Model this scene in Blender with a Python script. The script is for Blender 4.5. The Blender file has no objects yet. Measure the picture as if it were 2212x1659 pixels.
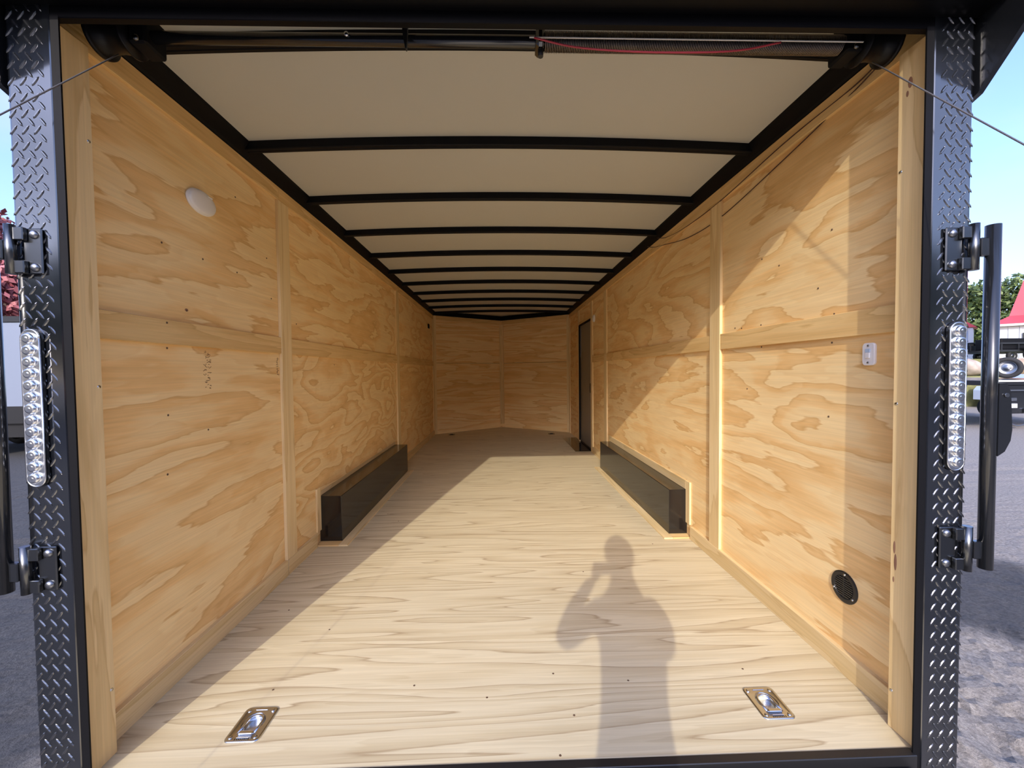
import bpy, bmesh, math, random
from mathutils import Vector, Matrix, noise as mnoise
random.seed(7)
sc = bpy.context.scene
C = sc.collection
PI = math.pi

# ------------------------------------------------------------------ camera
F_PX, YAW, PITCH, ROLL = 880.4, 0.0275, 0.0305, -0.0107
CAM = Vector((-0.0234, 0.0, 1.1315))
cyw, syw, cpt, spt = math.cos(YAW), math.sin(YAW), math.cos(PITCH), math.sin(PITCH)
fwd = Vector((syw * cpt, cyw * cpt, -spt)); rgt = Vector((cyw, -syw, 0)); upv = rgt.cross(fwd)
r2 = math.cos(ROLL) * rgt + math.sin(ROLL) * upv
u2 = -math.sin(ROLL) * rgt + math.cos(ROLL) * upv
cd = bpy.data.cameras.new('camera')
cd.sensor_width = 36.0; cd.lens = F_PX / 2212 * 36.0; cd.clip_start = 0.005; cd.clip_end = 600
cam = bpy.data.objects.new('camera', cd); C.objects.link(cam)
m3 = Matrix((r2, u2, -fwd)).transposed()
cam.matrix_world = Matrix.Translation(CAM) @ m3.to_4x4()
sc.camera = cam

# ------------------------------------------------------------------ sky, sun, exposure
SUN_DIR = Vector((0.235, 1.0, -0.484)).normalized()      # the way the light travels
SUN_EL = math.asin(-SUN_DIR.z)
SKY_STRENGTH, SUN_STRENGTH, EXPOSURE = 0.36, 1.95, 0.80
w = bpy.data.worlds.new('World'); sc.world = w; w.use_nodes = True
nt = w.node_tree; nt.nodes.clear()
wo = nt.nodes.new('ShaderNodeOutputWorld'); bg = nt.nodes.new('ShaderNodeBackground')
sky = nt.nodes.new('ShaderNodeTexSky'); sky.sky_type = 'NISHITA'; sky.sun_disc = False
sky.sun_elevation = SUN_EL; sky.sun_rotation = math.atan2(-SUN_DIR.x, -SUN_DIR.y)
sky.air_density = 1.0; sky.dust_density = 3.0; sky.ozone_density = 1.5
tc = nt.nodes.new('ShaderNodeTexCoord')
sep = nt.nodes.new('ShaderNodeSeparateXYZ'); nt.links.new(tc.outputs['Generated'], sep.inputs[0])
zc = nt.nodes.new('ShaderNodeMath'); zc.operation = 'MAXIMUM'; zc.inputs[1].default_value = 0.0
nt.links.new(sep.outputs['Z'], zc.inputs[0])
za = nt.nodes.new('ShaderNodeMath'); za.operation = 'ADD'; za.inputs[1].default_value = 0.18
nt.links.new(zc.outputs[0], za.inputs[0])
vd = nt.nodes.new('ShaderNodeVectorMath'); vd.operation = 'DIVIDE'
cmb = nt.nodes.new('ShaderNodeCombineXYZ')
for i in range(3): nt.links.new(za.outputs[0], cmb.inputs[i])
nt.links.new(tc.outputs['Generated'], vd.inputs[0]); nt.links.new(cmb.outputs[0], vd.inputs[1])
cn = nt.nodes.new('ShaderNodeTexNoise'); cn.inputs['Scale'].default_value = 1.1
cn.inputs['Detail'].default_value = 5; cn.inputs['Roughness'].default_value = 0.5; cn.inputs['Distortion'].default_value = 0.4
nt.links.new(vd.outputs[0], cn.inputs['Vector'])
cr = nt.nodes.new('ShaderNodeValToRGB')
cr.color_ramp.elements[0].position = 0.42; cr.color_ramp.elements[0].color = (0, 0, 0, 1)
cr.color_ramp.elements[1].position = 0.72; cr.color_ramp.elements[1].color = (0.75, 0.75, 0.75, 1)
nt.links.new(cn.outputs['Fac'], cr.inputs[0])
mx = nt.nodes.new('ShaderNodeMix'); mx.data_type = 'RGBA'
nt.links.new(cr.outputs[0], mx.inputs[0]); nt.links.new(sky.outputs[0], mx.inputs[6])
mx.inputs[7].default_value = (2.3, 2.4, 2.6, 1)
tint = nt.nodes.new('ShaderNodeMix'); tint.data_type = 'RGBA'; tint.blend_type = 'MULTIPLY'; tint.inputs[0].default_value = 1.0
tint.inputs[7].default_value = (0.60, 0.655, 0.90, 1); nt.links.new(mx.outputs[2], tint.inputs[6])
nt.links.new(tint.outputs[2], bg.inputs[0]); bg.inputs[1].default_value = SKY_STRENGTH
nt.links.new(bg.outputs[0], wo.inputs[0])
sd = bpy.data.lights.new('sun', 'SUN'); sd.energy = SUN_STRENGTH; sd.angle = math.radians(0.55); sd.color = (1.0, 0.91, 0.77)
so = bpy.data.objects.new('sun', sd); C.objects.link(so)
so.rotation_euler = SUN_DIR.to_track_quat('-Z', 'Y').to_euler(); so.location = (-3, -8, 8)
sc.view_settings.view_transform = 'Standard'; sc.view_settings.look = 'None'
sc.view_settings.exposure = EXPOSURE; sc.view_settings.gamma = 1.0; sc.view_settings.use_curve_mapping = False
sc.cycles.max_bounces = 10; sc.cycles.diffuse_bounces = 7; sc.cycles.glossy_bounces = 4; sc.cycles.use_denoising = True
sc.cycles.sample_clamp_indirect = 6.0; sc.cycles.use_adaptive_sampling = True; sc.cycles.adaptive_threshold = 0.035

# ------------------------------------------------------------------ materials
def new_mat(name):
    m = bpy.data.materials.new(name); m.use_nodes = True
    return m, m.node_tree, m.node_tree.nodes['Principled BSDF']
def plain(name, col, rough=0.5, metal=0.0, ior=1.5, coat=0.0, var=0.0, vscale=8.0, bump=0.0, bscale=60.0):
    m, t, b = new_mat(name)
    b.inputs['Base Color'].default_value = (*col, 1); b.inputs['Roughness'].default_value = rough
    b.inputs['Metallic'].default_value = metal; b.inputs['IOR'].default_value = ior
    b.inputs['Coat Weight'].default_value = coat; b.inputs['Coat Roughness'].default_value = 0.06
    tx = t.nodes.new('ShaderNodeTexCoord')
    if var:
        n = t.nodes.new('ShaderNodeTexNoise'); n.inputs['Scale'].default_value = vscale; n.inputs['Detail'].default_value = 4
        t.links.new(tx.outputs['Object'], n.inputs['Vector'])
        r = t.nodes.new('ShaderNodeValToRGB')
        r.color_ramp.elements[0].position = 0.3; r.color_ramp.elements[1].position = 0.7
        r.color_ramp.elements[0].color = (*[c * (1 - var) for c in col], 1)
        r.color_ramp.elements[1].color = (*[min(1, c * (1 + var)) for c in col], 1)
        t.links.new(n.outputs['Fac'], r.inputs[0]); t.links.new(r.outputs[0], b.inputs['Base Color'])
    if bump:
        n2 = t.nodes.new('ShaderNodeTexNoise'); n2.inputs['Scale'].default_value = bscale; n2.inputs['Detail'].default_value = 3
        t.links.new(tx.outputs['Object'], n2.inputs['Vector'])
        bp = t.nodes.new('ShaderNodeBump'); bp.inputs['Strength'].default_value = bump; bp.inputs['Distance'].default_value = 0.004
        t.links.new(n2.outputs['Fac'], bp.inputs['Height']); t.links.new(bp.outputs[0], b.inputs['Normal'])
    return m
def wood(name, axis, pale, mid, dark, rings=8.0, along=0.8, across=3.6, jag=0.5, rough=0.62, streak=0.16, seed=0.0, warp=1.0, layer=0.26):
    """Rotary-cut veneer: contour bands of a stretched noise field, grain along one object axis."""
    m, t, b = new_mat(name); N, L = t.nodes, t.links
    b.inputs['Roughness'].default_value = rough; b.inputs['IOR'].default_value = 1.4
    tx = N.new('ShaderNodeTexCoord'); oi = N.new('ShaderNodeObjectInfo')
    mul = N.new('ShaderNodeMath'); mul.operation = 'MULTIPLY'; mul.inputs[1].default_value = 71.0; L.new(oi.outputs['Random'], mul.inputs[0])
    add = N.new('ShaderNodeMath'); add.operation = 'ADD'; add.inputs[1].default_value = seed; L.new(mul.outputs[0], add.inputs[0])
    def field(al, ac, detail, rgh, dist=0.0):
        s = [ac, ac, ac]; s[axis] = al
        mp = N.new('ShaderNodeMapping'); mp.inputs['Scale'].default_value = s
        L.new(tx.outputs['Object'], mp.inputs['Vector'])
        n = N.new('ShaderNodeTexNoise'); n.noise_dimensions = '4D'; n.inputs['Scale'].default_value = 1.0
        n.inputs['Detail'].default_value = detail; n.inputs['Roughness'].default_value = rgh; n.inputs['Distortion'].default_value = dist
        L.new(mp.outputs[0], n.inputs['Vector']); L.new(add.outputs[0], n.inputs['W'])
        return n.outputs['Fac']
    def mad(a, k, c=None, cv=0.0):
        q = N.new('ShaderNodeMath'); q.operation = 'MULTIPLY_ADD'; L.new(a, q.inputs[0]); q.inputs[1].default_value = k
        if c is not None: L.new(c, q.inputs[2])
        else: q.inputs[2].default_value = cv
        return q.outputs[0]
    big = field(along, across, 2.0, 0.45, 0.6 * warp)
    med = field(along * 3.5, across * 5, 3.0, 0.6)
    fine = field(3.0, 170.0, 2.0, 0.6)
    h = mad(big, rings); h = mad(med, jag, h); h = mad(fine, 0.10, h)
    fr = N.new('ShaderNodeMath'); fr.operation = 'FRACT'; L.new(h, fr.inputs[0])
    cr = N.new('ShaderNodeValToRGB'); e = cr.color_ramp.elements
    e[0].position = 0.0; e[0].color = (*pale, 1)
    e[1].position = 0.42; e[1].color = (*[p * .72 + q * .28 for p, q in zip(pale, mid)], 1)
    for pos, col in ((0.62, mid), (0.88, [p * .7 + q * .3 for p, q in zip(mid, dark)]), (0.95, dark), (1.0, pale)):
        k = e.new(pos); k.color = (*col, 1)
    L.new(fr.outputs[0], cr.inputs[0])
    big2 = field(along * 1.9, across * 2.3, 3.0, 0.55, 0.3 * warp)
    h2 = mad(big2, rings * .8); h2 = mad(med, jag * .8, h2)
    fr2 = N.new('ShaderNodeMath'); fr2.operation = 'FRACT'; L.new(h2, fr2.inputs[0])
    cr2 = N.new('ShaderNodeValToRGB'); e2 = cr2.color_ramp.elements
    e2[0].position = 0.0; e2[0].color = (*[min(1, p * 1.06) for p in pale], 1); e2[1].position = 0.9; e2[1].color = (*[p * .75 + q * .25 for p, q in zip(mid, dark)], 1)
    k = e2.new(1.0); k.color = (*pale, 1)
    L.new(fr2.outputs[0], cr2.inputs[0])
    lay = N.new('ShaderNodeMix'); lay.data_type = 'RGBA'; lay.inputs[0].default_value = layer
    L.new(cr.outputs[0], lay.inputs[6]); L.new(cr2.outputs[0], lay.inputs[7])
    tone = field(along * .5, across * .35, 2.0, 0.5)
    v = mad(fine, streak * 2, None, 1.0 - streak)
    v2 = mad(tone, 0.30, None, 0.85)
    vm = N.new('ShaderNodeMath'); vm.operation = 'MULTIPLY'; L.new(v, vm.inputs[0]); L.new(v2, vm.inputs[1])
    sc_ = N.new('ShaderNodeVectorMath'); sc_.operation = 'SCALE'; L.new(lay.outputs[2], sc_.inputs[0]); L.new(vm.outputs[0], sc_.inputs['Scale'])
    L.new(sc_.outputs[0], b.inputs['Base Color'])
    bp = N.new('ShaderNodeBump'); bp.inputs['Strength'].default_value = 0.12; bp.inputs['Distance'].default_value = 0.002
    L.new(fine, bp.inputs['Height']); L.new(bp.outputs[0], b.inputs['Normal'])
    return m
PALE, MID, DARK = (0.93, 0.715, 0.375), (0.86, 0.56, 0.235), (0.69, 0.40, 0.14)
M = {}
M['ply_wall'] = wood('plywood_wall', 1, PALE, MID, DARK, rings=7, along=0.75, across=2.8, jag=1.3)
M['ply_wall2'] = wood('plywood_wall_bold', 1, PALE, MID, DARK, rings=11, along=1.1, across=3.0, jag=0.6, layer=0.22)
M['ply_front'] = wood('plywood_front', 0, PALE, MID, DARK, rings=7, along=0.5, across=5.0, jag=0.9)
M['ply_floor'] = wood('plywood_floor', 0, (0.67, 0.585, 0.39), (0.60, 0.505, 0.315), (0.34, 0.245, 0.135), rings=15, along=0.30, across=4.6, jag=0.45, rough=0.55, streak=0.15, layer=0.3)
M['bat_y'] = wood('batten_along', 1, (0.80, 0.57, 0.26), (0.72, 0.48, 0.20), (0.58, 0.36, 0.13), rings=6, along=0.8, across=11, jag=0.6)
M['bat_x'] = wood('batten_cross', 0, (0.80, 0.57, 0.26), (0.72, 0.48, 0.20), (0.58, 0.36, 0.13), rings=6, along=0.8, across=11, jag=0.6)
M['bat_z'] = wood('batten_upright', 2, (0.85, 0.665, 0.36), (0.78, 0.58, 0.285), (0.66, 0.45, 0.20), rings=4, along=0.6, across=9, jag=0.4)
M['jamb'] = wood('jamb_pine', 2, (0.82, 0.62, 0.32), (0.75, 0.545, 0.26), (0.60, 0.40, 0.17), rings=4, along=0.9, across=8, jag=0.35)
M['base'] = wood('baseboard_pine', 1, (0.77, 0.60, 0.33), (0.71, 0.53, 0.26), (0.61, 0.43, 0.19), rings=4, along=0.8, across=9, jag=0.4)
M['black'] = plain('black_gloss_paint', (0.010, 0.011, 0.013), 0.16, ior=1.7)
M['black_satin'] = plain('black_satin_steel', (0.012, 0.012, 0.013), 0.38)
M['black_matte'] = plain('black_matte', (0.004, 0.004, 0.005), 0.6, ior=1.25)
M['plate'] = plain('black_tread_plate', (0.006, 0.007, 0.009), 0.11, ior=2.3)
M['lug'] = plain('tread_lug_worn', (0.016, 0.017, 0.020), 0.16, ior=2.6)
M['bow'] = plain('black_roof_bow', (0.004, 0.004, 0.005), 0.5, ior=1.25)
M['spoil'] = plain('black_spoiler_paint', (0.003, 0.003, 0.004), 0.35, ior=1.2)
M['ceil'] = plain('ceiling_white', (0.52, 0.52, 0.455), 0.75, var=0.015, vscale=2)
M['boxblk'] = plain('black_wheel_box', (0.010, 0.009, 0.009), 0.13, ior=1.6)
M['zinc'] = plain('bright_zinc', (0.62, 0.65, 0.70), 0.22, metal=1.0)
M['steel'] = plain('dull_steel', (0.30, 0.31, 0.33), 0.32, metal=1.0)
M['gunmetal'] = plain('gunmetal', (0.15, 0.155, 0.16), 0.27, metal=1.0)
M['chrome'] = plain('chrome', (0.85, 0.87, 0.90), 0.22, metal=1.0)
M['white'] = plain('white_plastic', (0.82, 0.81, 0.80), 0.4)
M['bluewhite'] = plain('pale_blue_plastic', (0.45, 0.58, 0.75), 0.35)
M['red_wire'] = plain('red_wire_jacket', (0.40, 0.03, 0.05), 0.4)
M['brown_wire'] = plain('dark_wire_jacket', (0.06, 0.02, 0.015), 0.5)
M['white_wire'] = plain('white_wire_jacket', (0.75, 0.74, 0.70), 0.4)
M['cable'] = plain('steel_cable', (0.20, 0.20, 0.22), 0.4, metal=0.6)
M['door'] = plain('grey_door_skin', (0.17, 0.16, 0.145), 0.35, var=0.05, vscale=3)
M['ink'] = plain('brown_stamp_ink', (0.20, 0.09, 0.035), 0.8)
M['glass'] = None
def glassy(name, col=(1, 1, 1), rough=0.03):
    m, t, b = new_mat(name)
    b.inputs['Base Color'].default_value = (*col, 1); b.inputs['Roughness'].default_value = rough
    b.inputs['Transmission Weight'].default_value = 1.0; b.inputs['IOR'].default_value = 1.3
    return m
M['glass'] = glassy('clear_lens')

# ------------------------------------------------------------------ object helpers
def tag(o, label=None, cat=None, group=None, kind=None):
    if label: o['label'] = label
    if cat: o['category'] = cat
    if group: o['group'] = group
    if kind: o['kind'] = kind
    return o
WLOC = {}
def link(name, me, mat, loc=(0, 0, 0), parent=None, rotz=0.0):
    o = bpy.data.objects.new(name, me); C.objects.link(o)
    loc = Vector(loc); WLOC[o.name] = loc.copy()
    if parent is not None:
        o.parent = parent; o.location = loc - WLOC[parent.name]
    else: o.location = loc
    o.rotation_euler = (0, 0, rotz)
    if mat is not None and me is not None and not me.materials:
        me.materials.append(M[mat] if isinstance(mat, str) else mat)
    return o
def empty(name, loc, label, cat, group=None, kind=None):
    o = link(name, None, None, loc); o.empty_display_size = 0.1
    return tag(o, label, cat, group, kind)
def bm_mesh(bm, name, smooth=False, center=None):
    if center is not None:
        bmesh.ops.translate(bm, verts=bm.verts, vec=-Vector(center))
    bmesh.ops.recalc_face_normals(bm, faces=bm.faces)
    me = bpy.data.meshes.new(name); bm.to_mesh(me); bm.free()
    if smooth:
        for p in me.polygons: p.use_smooth = True
    return me
def bbox(bm, x0, x1, y0, y1, z0, z1, bev=0.0, seg=1):
    vs = [bm.verts.new((x, y, z)) for x in (x0, x1) for y in (y0, y1) for z in (z0, z1)]
    q = lambda a, b, c, d: bm.faces.new((vs[a], vs[b], vs[c], vs[d]))
    fs = [q(0, 1, 3, 2), q(4, 6, 7, 5), q(0, 4, 5, 1), q(2, 3, 7, 6), q(0, 2, 6, 4), q(1, 5, 7, 3)]
    if bev > 0:
        es = list({e for f in fs for e in f.edges})
        bmesh.ops.bevel(bm, geom=es, offset=bev, segments=seg, affect='EDGES', profile=0.5)
    return vs
def box(name, x0, x1, y0, y1, z0, z1, mat, parent=None, bev=0.0, seg=1):
    c = Vector(((x0 + x1) / 2, (y0 + y1) / 2, (z0 + z1) / 2))
    bm = bmesh.new(); bbox(bm, x0 - c.x, x1 - c.x, y0 - c.y, y1 - c.y, z0 - c.z, z1 - c.z, bev, seg)
    return link(name, bm_mesh(bm, name), mat, c, parent)
def rbox(name, center, size, rotz, mat, parent=None, bev=0.0):
    bm = bmesh.new(); sx, sy, sz = [s / 2 for s in size]
    bbox(bm, -sx, sx, -sy, sy, -sz, sz, bev)
    return link(name, bm_mesh(bm, name), mat, center, parent, rotz)
def bcyl(bm, p0, p1, r0, r1=None, n=16, cap=True):
    p0, p1 = Vector(p0), Vector(p1); r1 = r0 if r1 is None else r1
    d = (p1 - p0).normalized(); a = d.orthogonal().normalized(); b = d.cross(a)
    A = [bm.verts.new(p0 + r0 * (math.cos(2 * PI * i / n) * a + math.sin(2 * PI * i / n) * b)) for i in range(n)]
    B = [bm.verts.new(p1 + r1 * (math.cos(2 * PI * i / n) * a + math.sin(2 * PI * i / n) * b)) for i in range(n)]
    for i in range(n): bm.faces.new((A[i], A[(i + 1) % n], B[(i + 1) % n], B[i]))
    if cap: bm.faces.new(A[::-1]); bm.faces.new(B)
def cyl(name, p0, p1, r, mat, parent=None, n=16, r1=None):
    c = (Vector(p0) + Vector(p1)) / 2
    bm = bmesh.new(); bcyl(bm, Vector(p0) - c, Vector(p1) - c, r, r1, n)
    me = bm_mesh(bm, name)
    for p in me.polygons: p.use_smooth = len(p.vertices) == 4
    return link(name, me, mat, c, parent)
def lathe(bm, prof, origin, axis, n=24):
    """profile of (radius, height) turned round axis through origin"""
    o = Vector(origin); d = Vector(axis).normalized(); a = d.orthogonal().normalized(); b = d.cross(a)
    rings = []
    for r, h in prof:
        if r < 1e-6: rings.append([bm.verts.new(o + d * h)])
        else: rings.append([bm.verts.new(o + d * h + r * (math.cos(2 * PI * i / n) * a + math.sin(2 * PI * i / n) * b)) for i in range(n)])
    for R0, R1 in zip(rings, rings[1:]):
        for i in range(n):
            j = (i + 1) % n
            if len(R0) == 1 and len(R1) == 1: continue
            if len(R0) == 1: bm.faces.new((R0[0], R1[i], R1[j]))
            elif len(R1) == 1: bm.faces.new((R0[i], R0[j], R1[0]))
            else: bm.faces.new((R0[i], R0[j], R1[j], R1[i]))
def turned(name, prof, origin, axis, mat, parent=None, n=24, smooth=True):
    bm = bmesh.new(); lathe(bm, prof, (0, 0, 0), axis, n)
    return link(name, bm_mesh(bm, name, smooth), mat, origin, parent)
def spline(pts, k=8):
    pts = [Vector(p) for p in pts]; P = [2 * pts[0] - pts[1]] + pts + [2 * pts[-1] - pts[-2]]
    out = []
    for i in range(1, len(P) - 2):
        for s in range(k):
            t = s / k; a, b, c, d = P[i - 1], P[i], P[i + 1], P[i + 2]
            out.append(0.5 * ((2 * b) + (c - a) * t + (2 * a - 5 * b + 4 * c - d) * t * t + (3 * b - a - 3 * c + d) * t ** 3))
    out.append(P[-2]); return out
def btube(bm, pts, r, n=6):
    rings = []; prev = None
    for i, p in enumerate(pts):
        d = (pts[min(i + 1, len(pts) - 1)] - pts[max(i - 1, 0)]).normalized()
        if prev is None: a = d.orthogonal().normalized()
        else: a = (prev - d * prev.dot(d)).normalized()
        prev = a; b = d.cross(a)
        rings.append([bm.verts.new(p + r * (math.cos(2 * PI * k / n) * a + math.sin(2 * PI * k / n) * b)) for k in range(n)])
    for A, B in zip(rings, rings[1:]):
        for k in range(n): bm.faces.new((A[k], A[(k + 1) % n], B[(k + 1) % n], B[k]))
    bm.faces.new(rings[0][::-1]); bm.faces.new(rings[-1])
def tube(name, pts, r, mat, parent=None, n=6, k=8, smooth_path=True):
    pts = spline(pts, k) if smooth_path else [Vector(p) for p in pts]
    c = pts[0].copy(); bm = bmesh.new(); btube(bm, [p - c for p in pts], r, n)
    return link(name, bm_mesh(bm, name, True), mat, c, parent)
def poly_prism(name, pts, direction, mat, parent=None, loc=None):
    """closed outline pts (3-D) pushed along direction"""
    pts = [Vector(p) for p in pts]; c = sum(pts, Vector()) / len(pts); d = Vector(direction)
    bm = bmesh.new(); A = [bm.verts.new(p - c) for p in pts]; B = [bm.verts.new(p - c + d) for p in pts]
    n = len(pts); bm.faces.new(A); bm.faces.new(B[::-1])
    for i in range(n): bm.faces.new((A[i], B[i], B[(i + 1) % n], A[(i + 1) % n]))
    return link(name, bm_mesh(bm, name), mat, c, parent)
def copy_tree(o, parent=None, delta=Vector((0, 0, 0))):
    c = o.copy(); C.objects.link(c); c.parent = parent
    if parent is None: c.location = o.location + delta
    for ch in [x for x in bpy.data.objects if x.parent == o]: copy_tree(ch, c)
    return c

# ------------------------------------------------------------------ trailer shell
HW = 1.245                 # inner half width at the plywood
YF = 1.127                 # rear face of the door frame
YC, YA = 7.44, 8.32        # nose corners and apex
ZT = 2.158                 # top of the plywood
GZ = -0.63                 # yard level
ang = math.atan2(YA - YC, HW)
nlen = math.hypot(HW, YA - YC)

# floor: plywood sheets, grain across, with pockets cut for the two rear lashing rings
RING_L, RING_R = (-0.838, 1.306), (0.868, 1.322)
fl = box('floor', -1.30, 1.30, 1.15, YC + 1.0, -0.16, -0.045, 'black_satin')
tag(fl, 'pale plywood trailer floor, sunlit near the opening', 'floor', kind='structure')
def floor_sheet(y0, y1, hole=()):
    xs = sorted({-HW, HW} | {v for hx, hy in hole for v in (hx - .042, hx + .042)})
    ys = sorted({y0, y1} | {v for hx, hy in hole for v in (hy - .046, hy + .046)})
    c = Vector((0, (y0 + y1) / 2, 0)); bm = bmesh.new(); V = {}
    def v(x, y, z):
        k = (round(x, 5), round(y, 5), z)
        if k not in V: V[k] = bm.verts.new((x, y - c.y, z))
        return V[k]
    for xa, xb in zip(xs, xs[1:]):
        for ya, yb in zip(ys, ys[1:]):
            mx_, my_ = (xa + xb) / 2, (ya + yb) / 2
            if any(abs(mx_ - hx) < .03 and abs(my_ - hy) < .03 for hx, hy in hole): continue
            bm.faces.new((v(xa, ya, 0), v(xb, ya, 0), v(xb, yb, 0), v(xa, yb, 0)))
    for e in [e for e in bm.edges if e.is_boundary]:
        a, b = e.verts
        lo = [bm.verts.new((p.co.x, p.co.y, -0.018)) for p in (a, b)]
        bm.faces.new((a, b, lo[1], lo[0]))
    me = bm_mesh(bm, 'panel'); return link('panel', me, 'ply_floor', c, fl)
fy = [1.147, 1.692, 2.911, 4.130, 5.349, 6.568, YC]
for i, (a, b) in enumerate(zip(fy, fy[1:])):
    floor_sheet(a + (0.0006 if i else 0), b - 0.0006, (RING_L, RING_R) if i == 0 else ())
tri = bmesh.new()
vs = [tri.verts.new(p) for p in ((-HW, 0, 0), (HW, 0, 0), (0, YA - YC, 0))]; tri.faces.new(vs)
link('panel', bm_mesh(tri, 'panel'), 'ply_floor', (0, YC, 0), fl)

def side_wall(s):
    side = 'left' if s < 0 else 'right'
    X = lambda a, b: (min(s * a, s * b), max(s * a, s * b))
    wl = box('wall_' + side, *X(HW + .0095, 1.312), 1.16, YC + .02, -0.3, 2.30, 'black_satin')
    tag(wl, 'plywood lined %s side wall of the trailer with battens' % side, 'wall', kind='structure')
    def pan(y0, y1, z0, z1, mat='ply_wall'): return box('panel', *X(HW, HW + .009), y0, y1, z0, z1, mat, wl)
    def bat(y0, y1, z0, z1, mat='bat_y', t=0.014): return box('batten', *X(HW - t, HW), y0, y1, z0, z1, mat, wl, bev=0.0012)
    if s < 0:
        cols = [(1.205, 2.345), (2.345, 4.86), (4.86, YC)]
        for i, (a, b) in enumerate(cols):
            pan(a, b - .001, 1.29, ZT, 'ply_wall'); pan(a, b - .001, 0.0, 1.289, 'ply_wall2' if i == 1 else 'ply_wall')
        ups = [(2.29, 2.40), (4.80, 4.92)]
        segs = [(1.22, 2.289), (2.401, 4.799), (4.921, YC - .05)]
    else:
        for a, b in [(1.205, 2.355), (2.355, 4.86), (4.86, 5.60)]:
            pan(a, b - .001, 1.29, ZT); pan(a, b - .001, 0.0, 1.289, 'ply_wall')
        pan(5.60, 6.52, 1.845, ZT); pan(6.52, YC, 0.0, 1.289); pan(6.52, YC, 1.29, ZT)
        ups = [(2.301, 2.413), (4.80, 4.92), (5.55, 5.645), (6.475, 6.57)]
        segs = [(1.22, 2.300), (2.414, 4.799), (4.921, 5.549)]
    for a, b in ups: bat(a, b, 0.0 if b > 5 else 0.086, 2.085, 'bat_z', 0.016)
    for a, b in segs: bat(a, b, 1.245, 1.333)
    ends = [1.19, 2.30, 4.85, YC - .02] if s < 0 else [1.19, 2.30, 4.86, YC - .02]
    for a, b in zip(ends, ends[1:]): bat(a, b - .0015, 2.086, ZT, 'bat_y', 0.015)
    if s > 0: bat(5.646, 6.474, 1.857, 1.90, 'bat_y', 0.012)
    bat(YC - .075, YC - .005, 0.0, 2.085, 'bat_z', 0.016)
    return wl
wall_left = side_wall(-1); wall_right = side_wall(1)

# baseboards, interrupted by the wheel boxes
for s in (-1, 1):
    side = 'left' if s < 0 else 'right'
    X = lambda a, b: (min(s * a, s * b), max(s * a, s * b))
    runs = [(1.235, 2.655)] if s > 0 else [(1.235, 2.29), (2.295, 2.655)]
    runs.append((4.70, YC - .08 if s < 0 else 5.54))
    base = tag(empty('baseboard_' + side, (s * HW, 1.235, 0), 'plywood baseboard strip along the %s wall' % side, 'baseboard', kind='structure'))
    for a, b in runs: box('strip', *X(HW - .019, HW - .0125), a, b - .001, 0.0, 0.086, 'base', base, bev=0.001)
    for a, b in runs: box('backing_strip', *X(HW - .0125, HW), a, b - .001, 0.0, 0.085, 'base', base)

# front: two plywood faces meeting in a shallow V
wf = empty('wall_front', (0, YC, 0), 'V shaped plywood front wall at the far end of the trailer', 'wall', kind='structure')
for s in (-1, 1):
    dirv = Vector((-s * HW, YA - YC, 0)).normalized(); nrm = Vector((s * dirv.y, -s * dirv.x * s * s, 0))
    nrm = Vector((-dirv.y, dirv.x, 0)); 
    if nrm.y < 0: nrm = -nrm                       # pointing outward (forward)
    st = Vector((s * HW, YC, 0)); rz = math.atan2(dirv.y, dirv.x)
    def seg(name, t0, t1, z0, z1, off0, off1, mat):
        c = st + dirv * (t0 + t1) / 2 + nrm * (off0 + off1) / 2 + Vector((0, 0, (z0 + z1) / 2))
        return rbox(name, c, (abs(t1 - t0), abs(off1 - off0), z1 - z0), rz, mat, wf)
    seg('outer_skin', -0.05, nlen + .06, -0.3, 2.34, 0.012, 0.05, 'black_satin')
    seg('panel', 0, nlen, 1.3055, ZT + .05, 0, 0.009, 'ply_front')
    seg('panel', 0, nlen, 0.0, 1.300, 0, 0.009, 'ply_front')
    seg('batten', 0.06, nlen - .02, 2.085, ZT + .004, -0.010, 0, 'bat_x')
    seg('batten', 0.008, 0.06, 0.0, ZT, -0.010, 0, 'bat_z')
    seg('batten', nlen - .055, nlen - .006, 0.07, 2.084, -0.010, 0, 'bat_z')
    seg('top_rail', 0.0, nlen, ZT + .006, 2.235, -0.035, 0, 'bow')

# ceiling: white roof skin with black bows and rails
ce = empty('ceiling', (0, 1.2, 2.225), 'white trailer ceiling crossed by black steel roof bows', 'ceiling', kind='structure')
def crown(x): return 0.030 * (1 - (x / HW) ** 2)
BOWS = [1.395 + .605 * i for i in range(11)]
def roof_strip(y0, y1):
    bm = bmesh.new(); n = 16; rows = []
    c = Vector((0, (y0 + y1) / 2, 2.225))
    for y in (y0, y1):
        rows.append([bm.verts.new((-1.25 + 2.5 * i / n, y - c.y, crown(-1.25 + 2.5 * i / n))) for i in range(n + 1)])
    for i in range(n): bm.faces.new((rows[0][i], rows[0][i + 1], rows[1][i + 1], rows[1][i]))
    return link('roof_panel', bm_mesh(bm, 'roof_panel', True), 'ceil', c, ce)
edges = [1.150] + [b for b in BOWS] + [YA + .1]
for a, b in zip(edges, edges[1:]):
    if b - a > .05: roof_strip(a, b)
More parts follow.
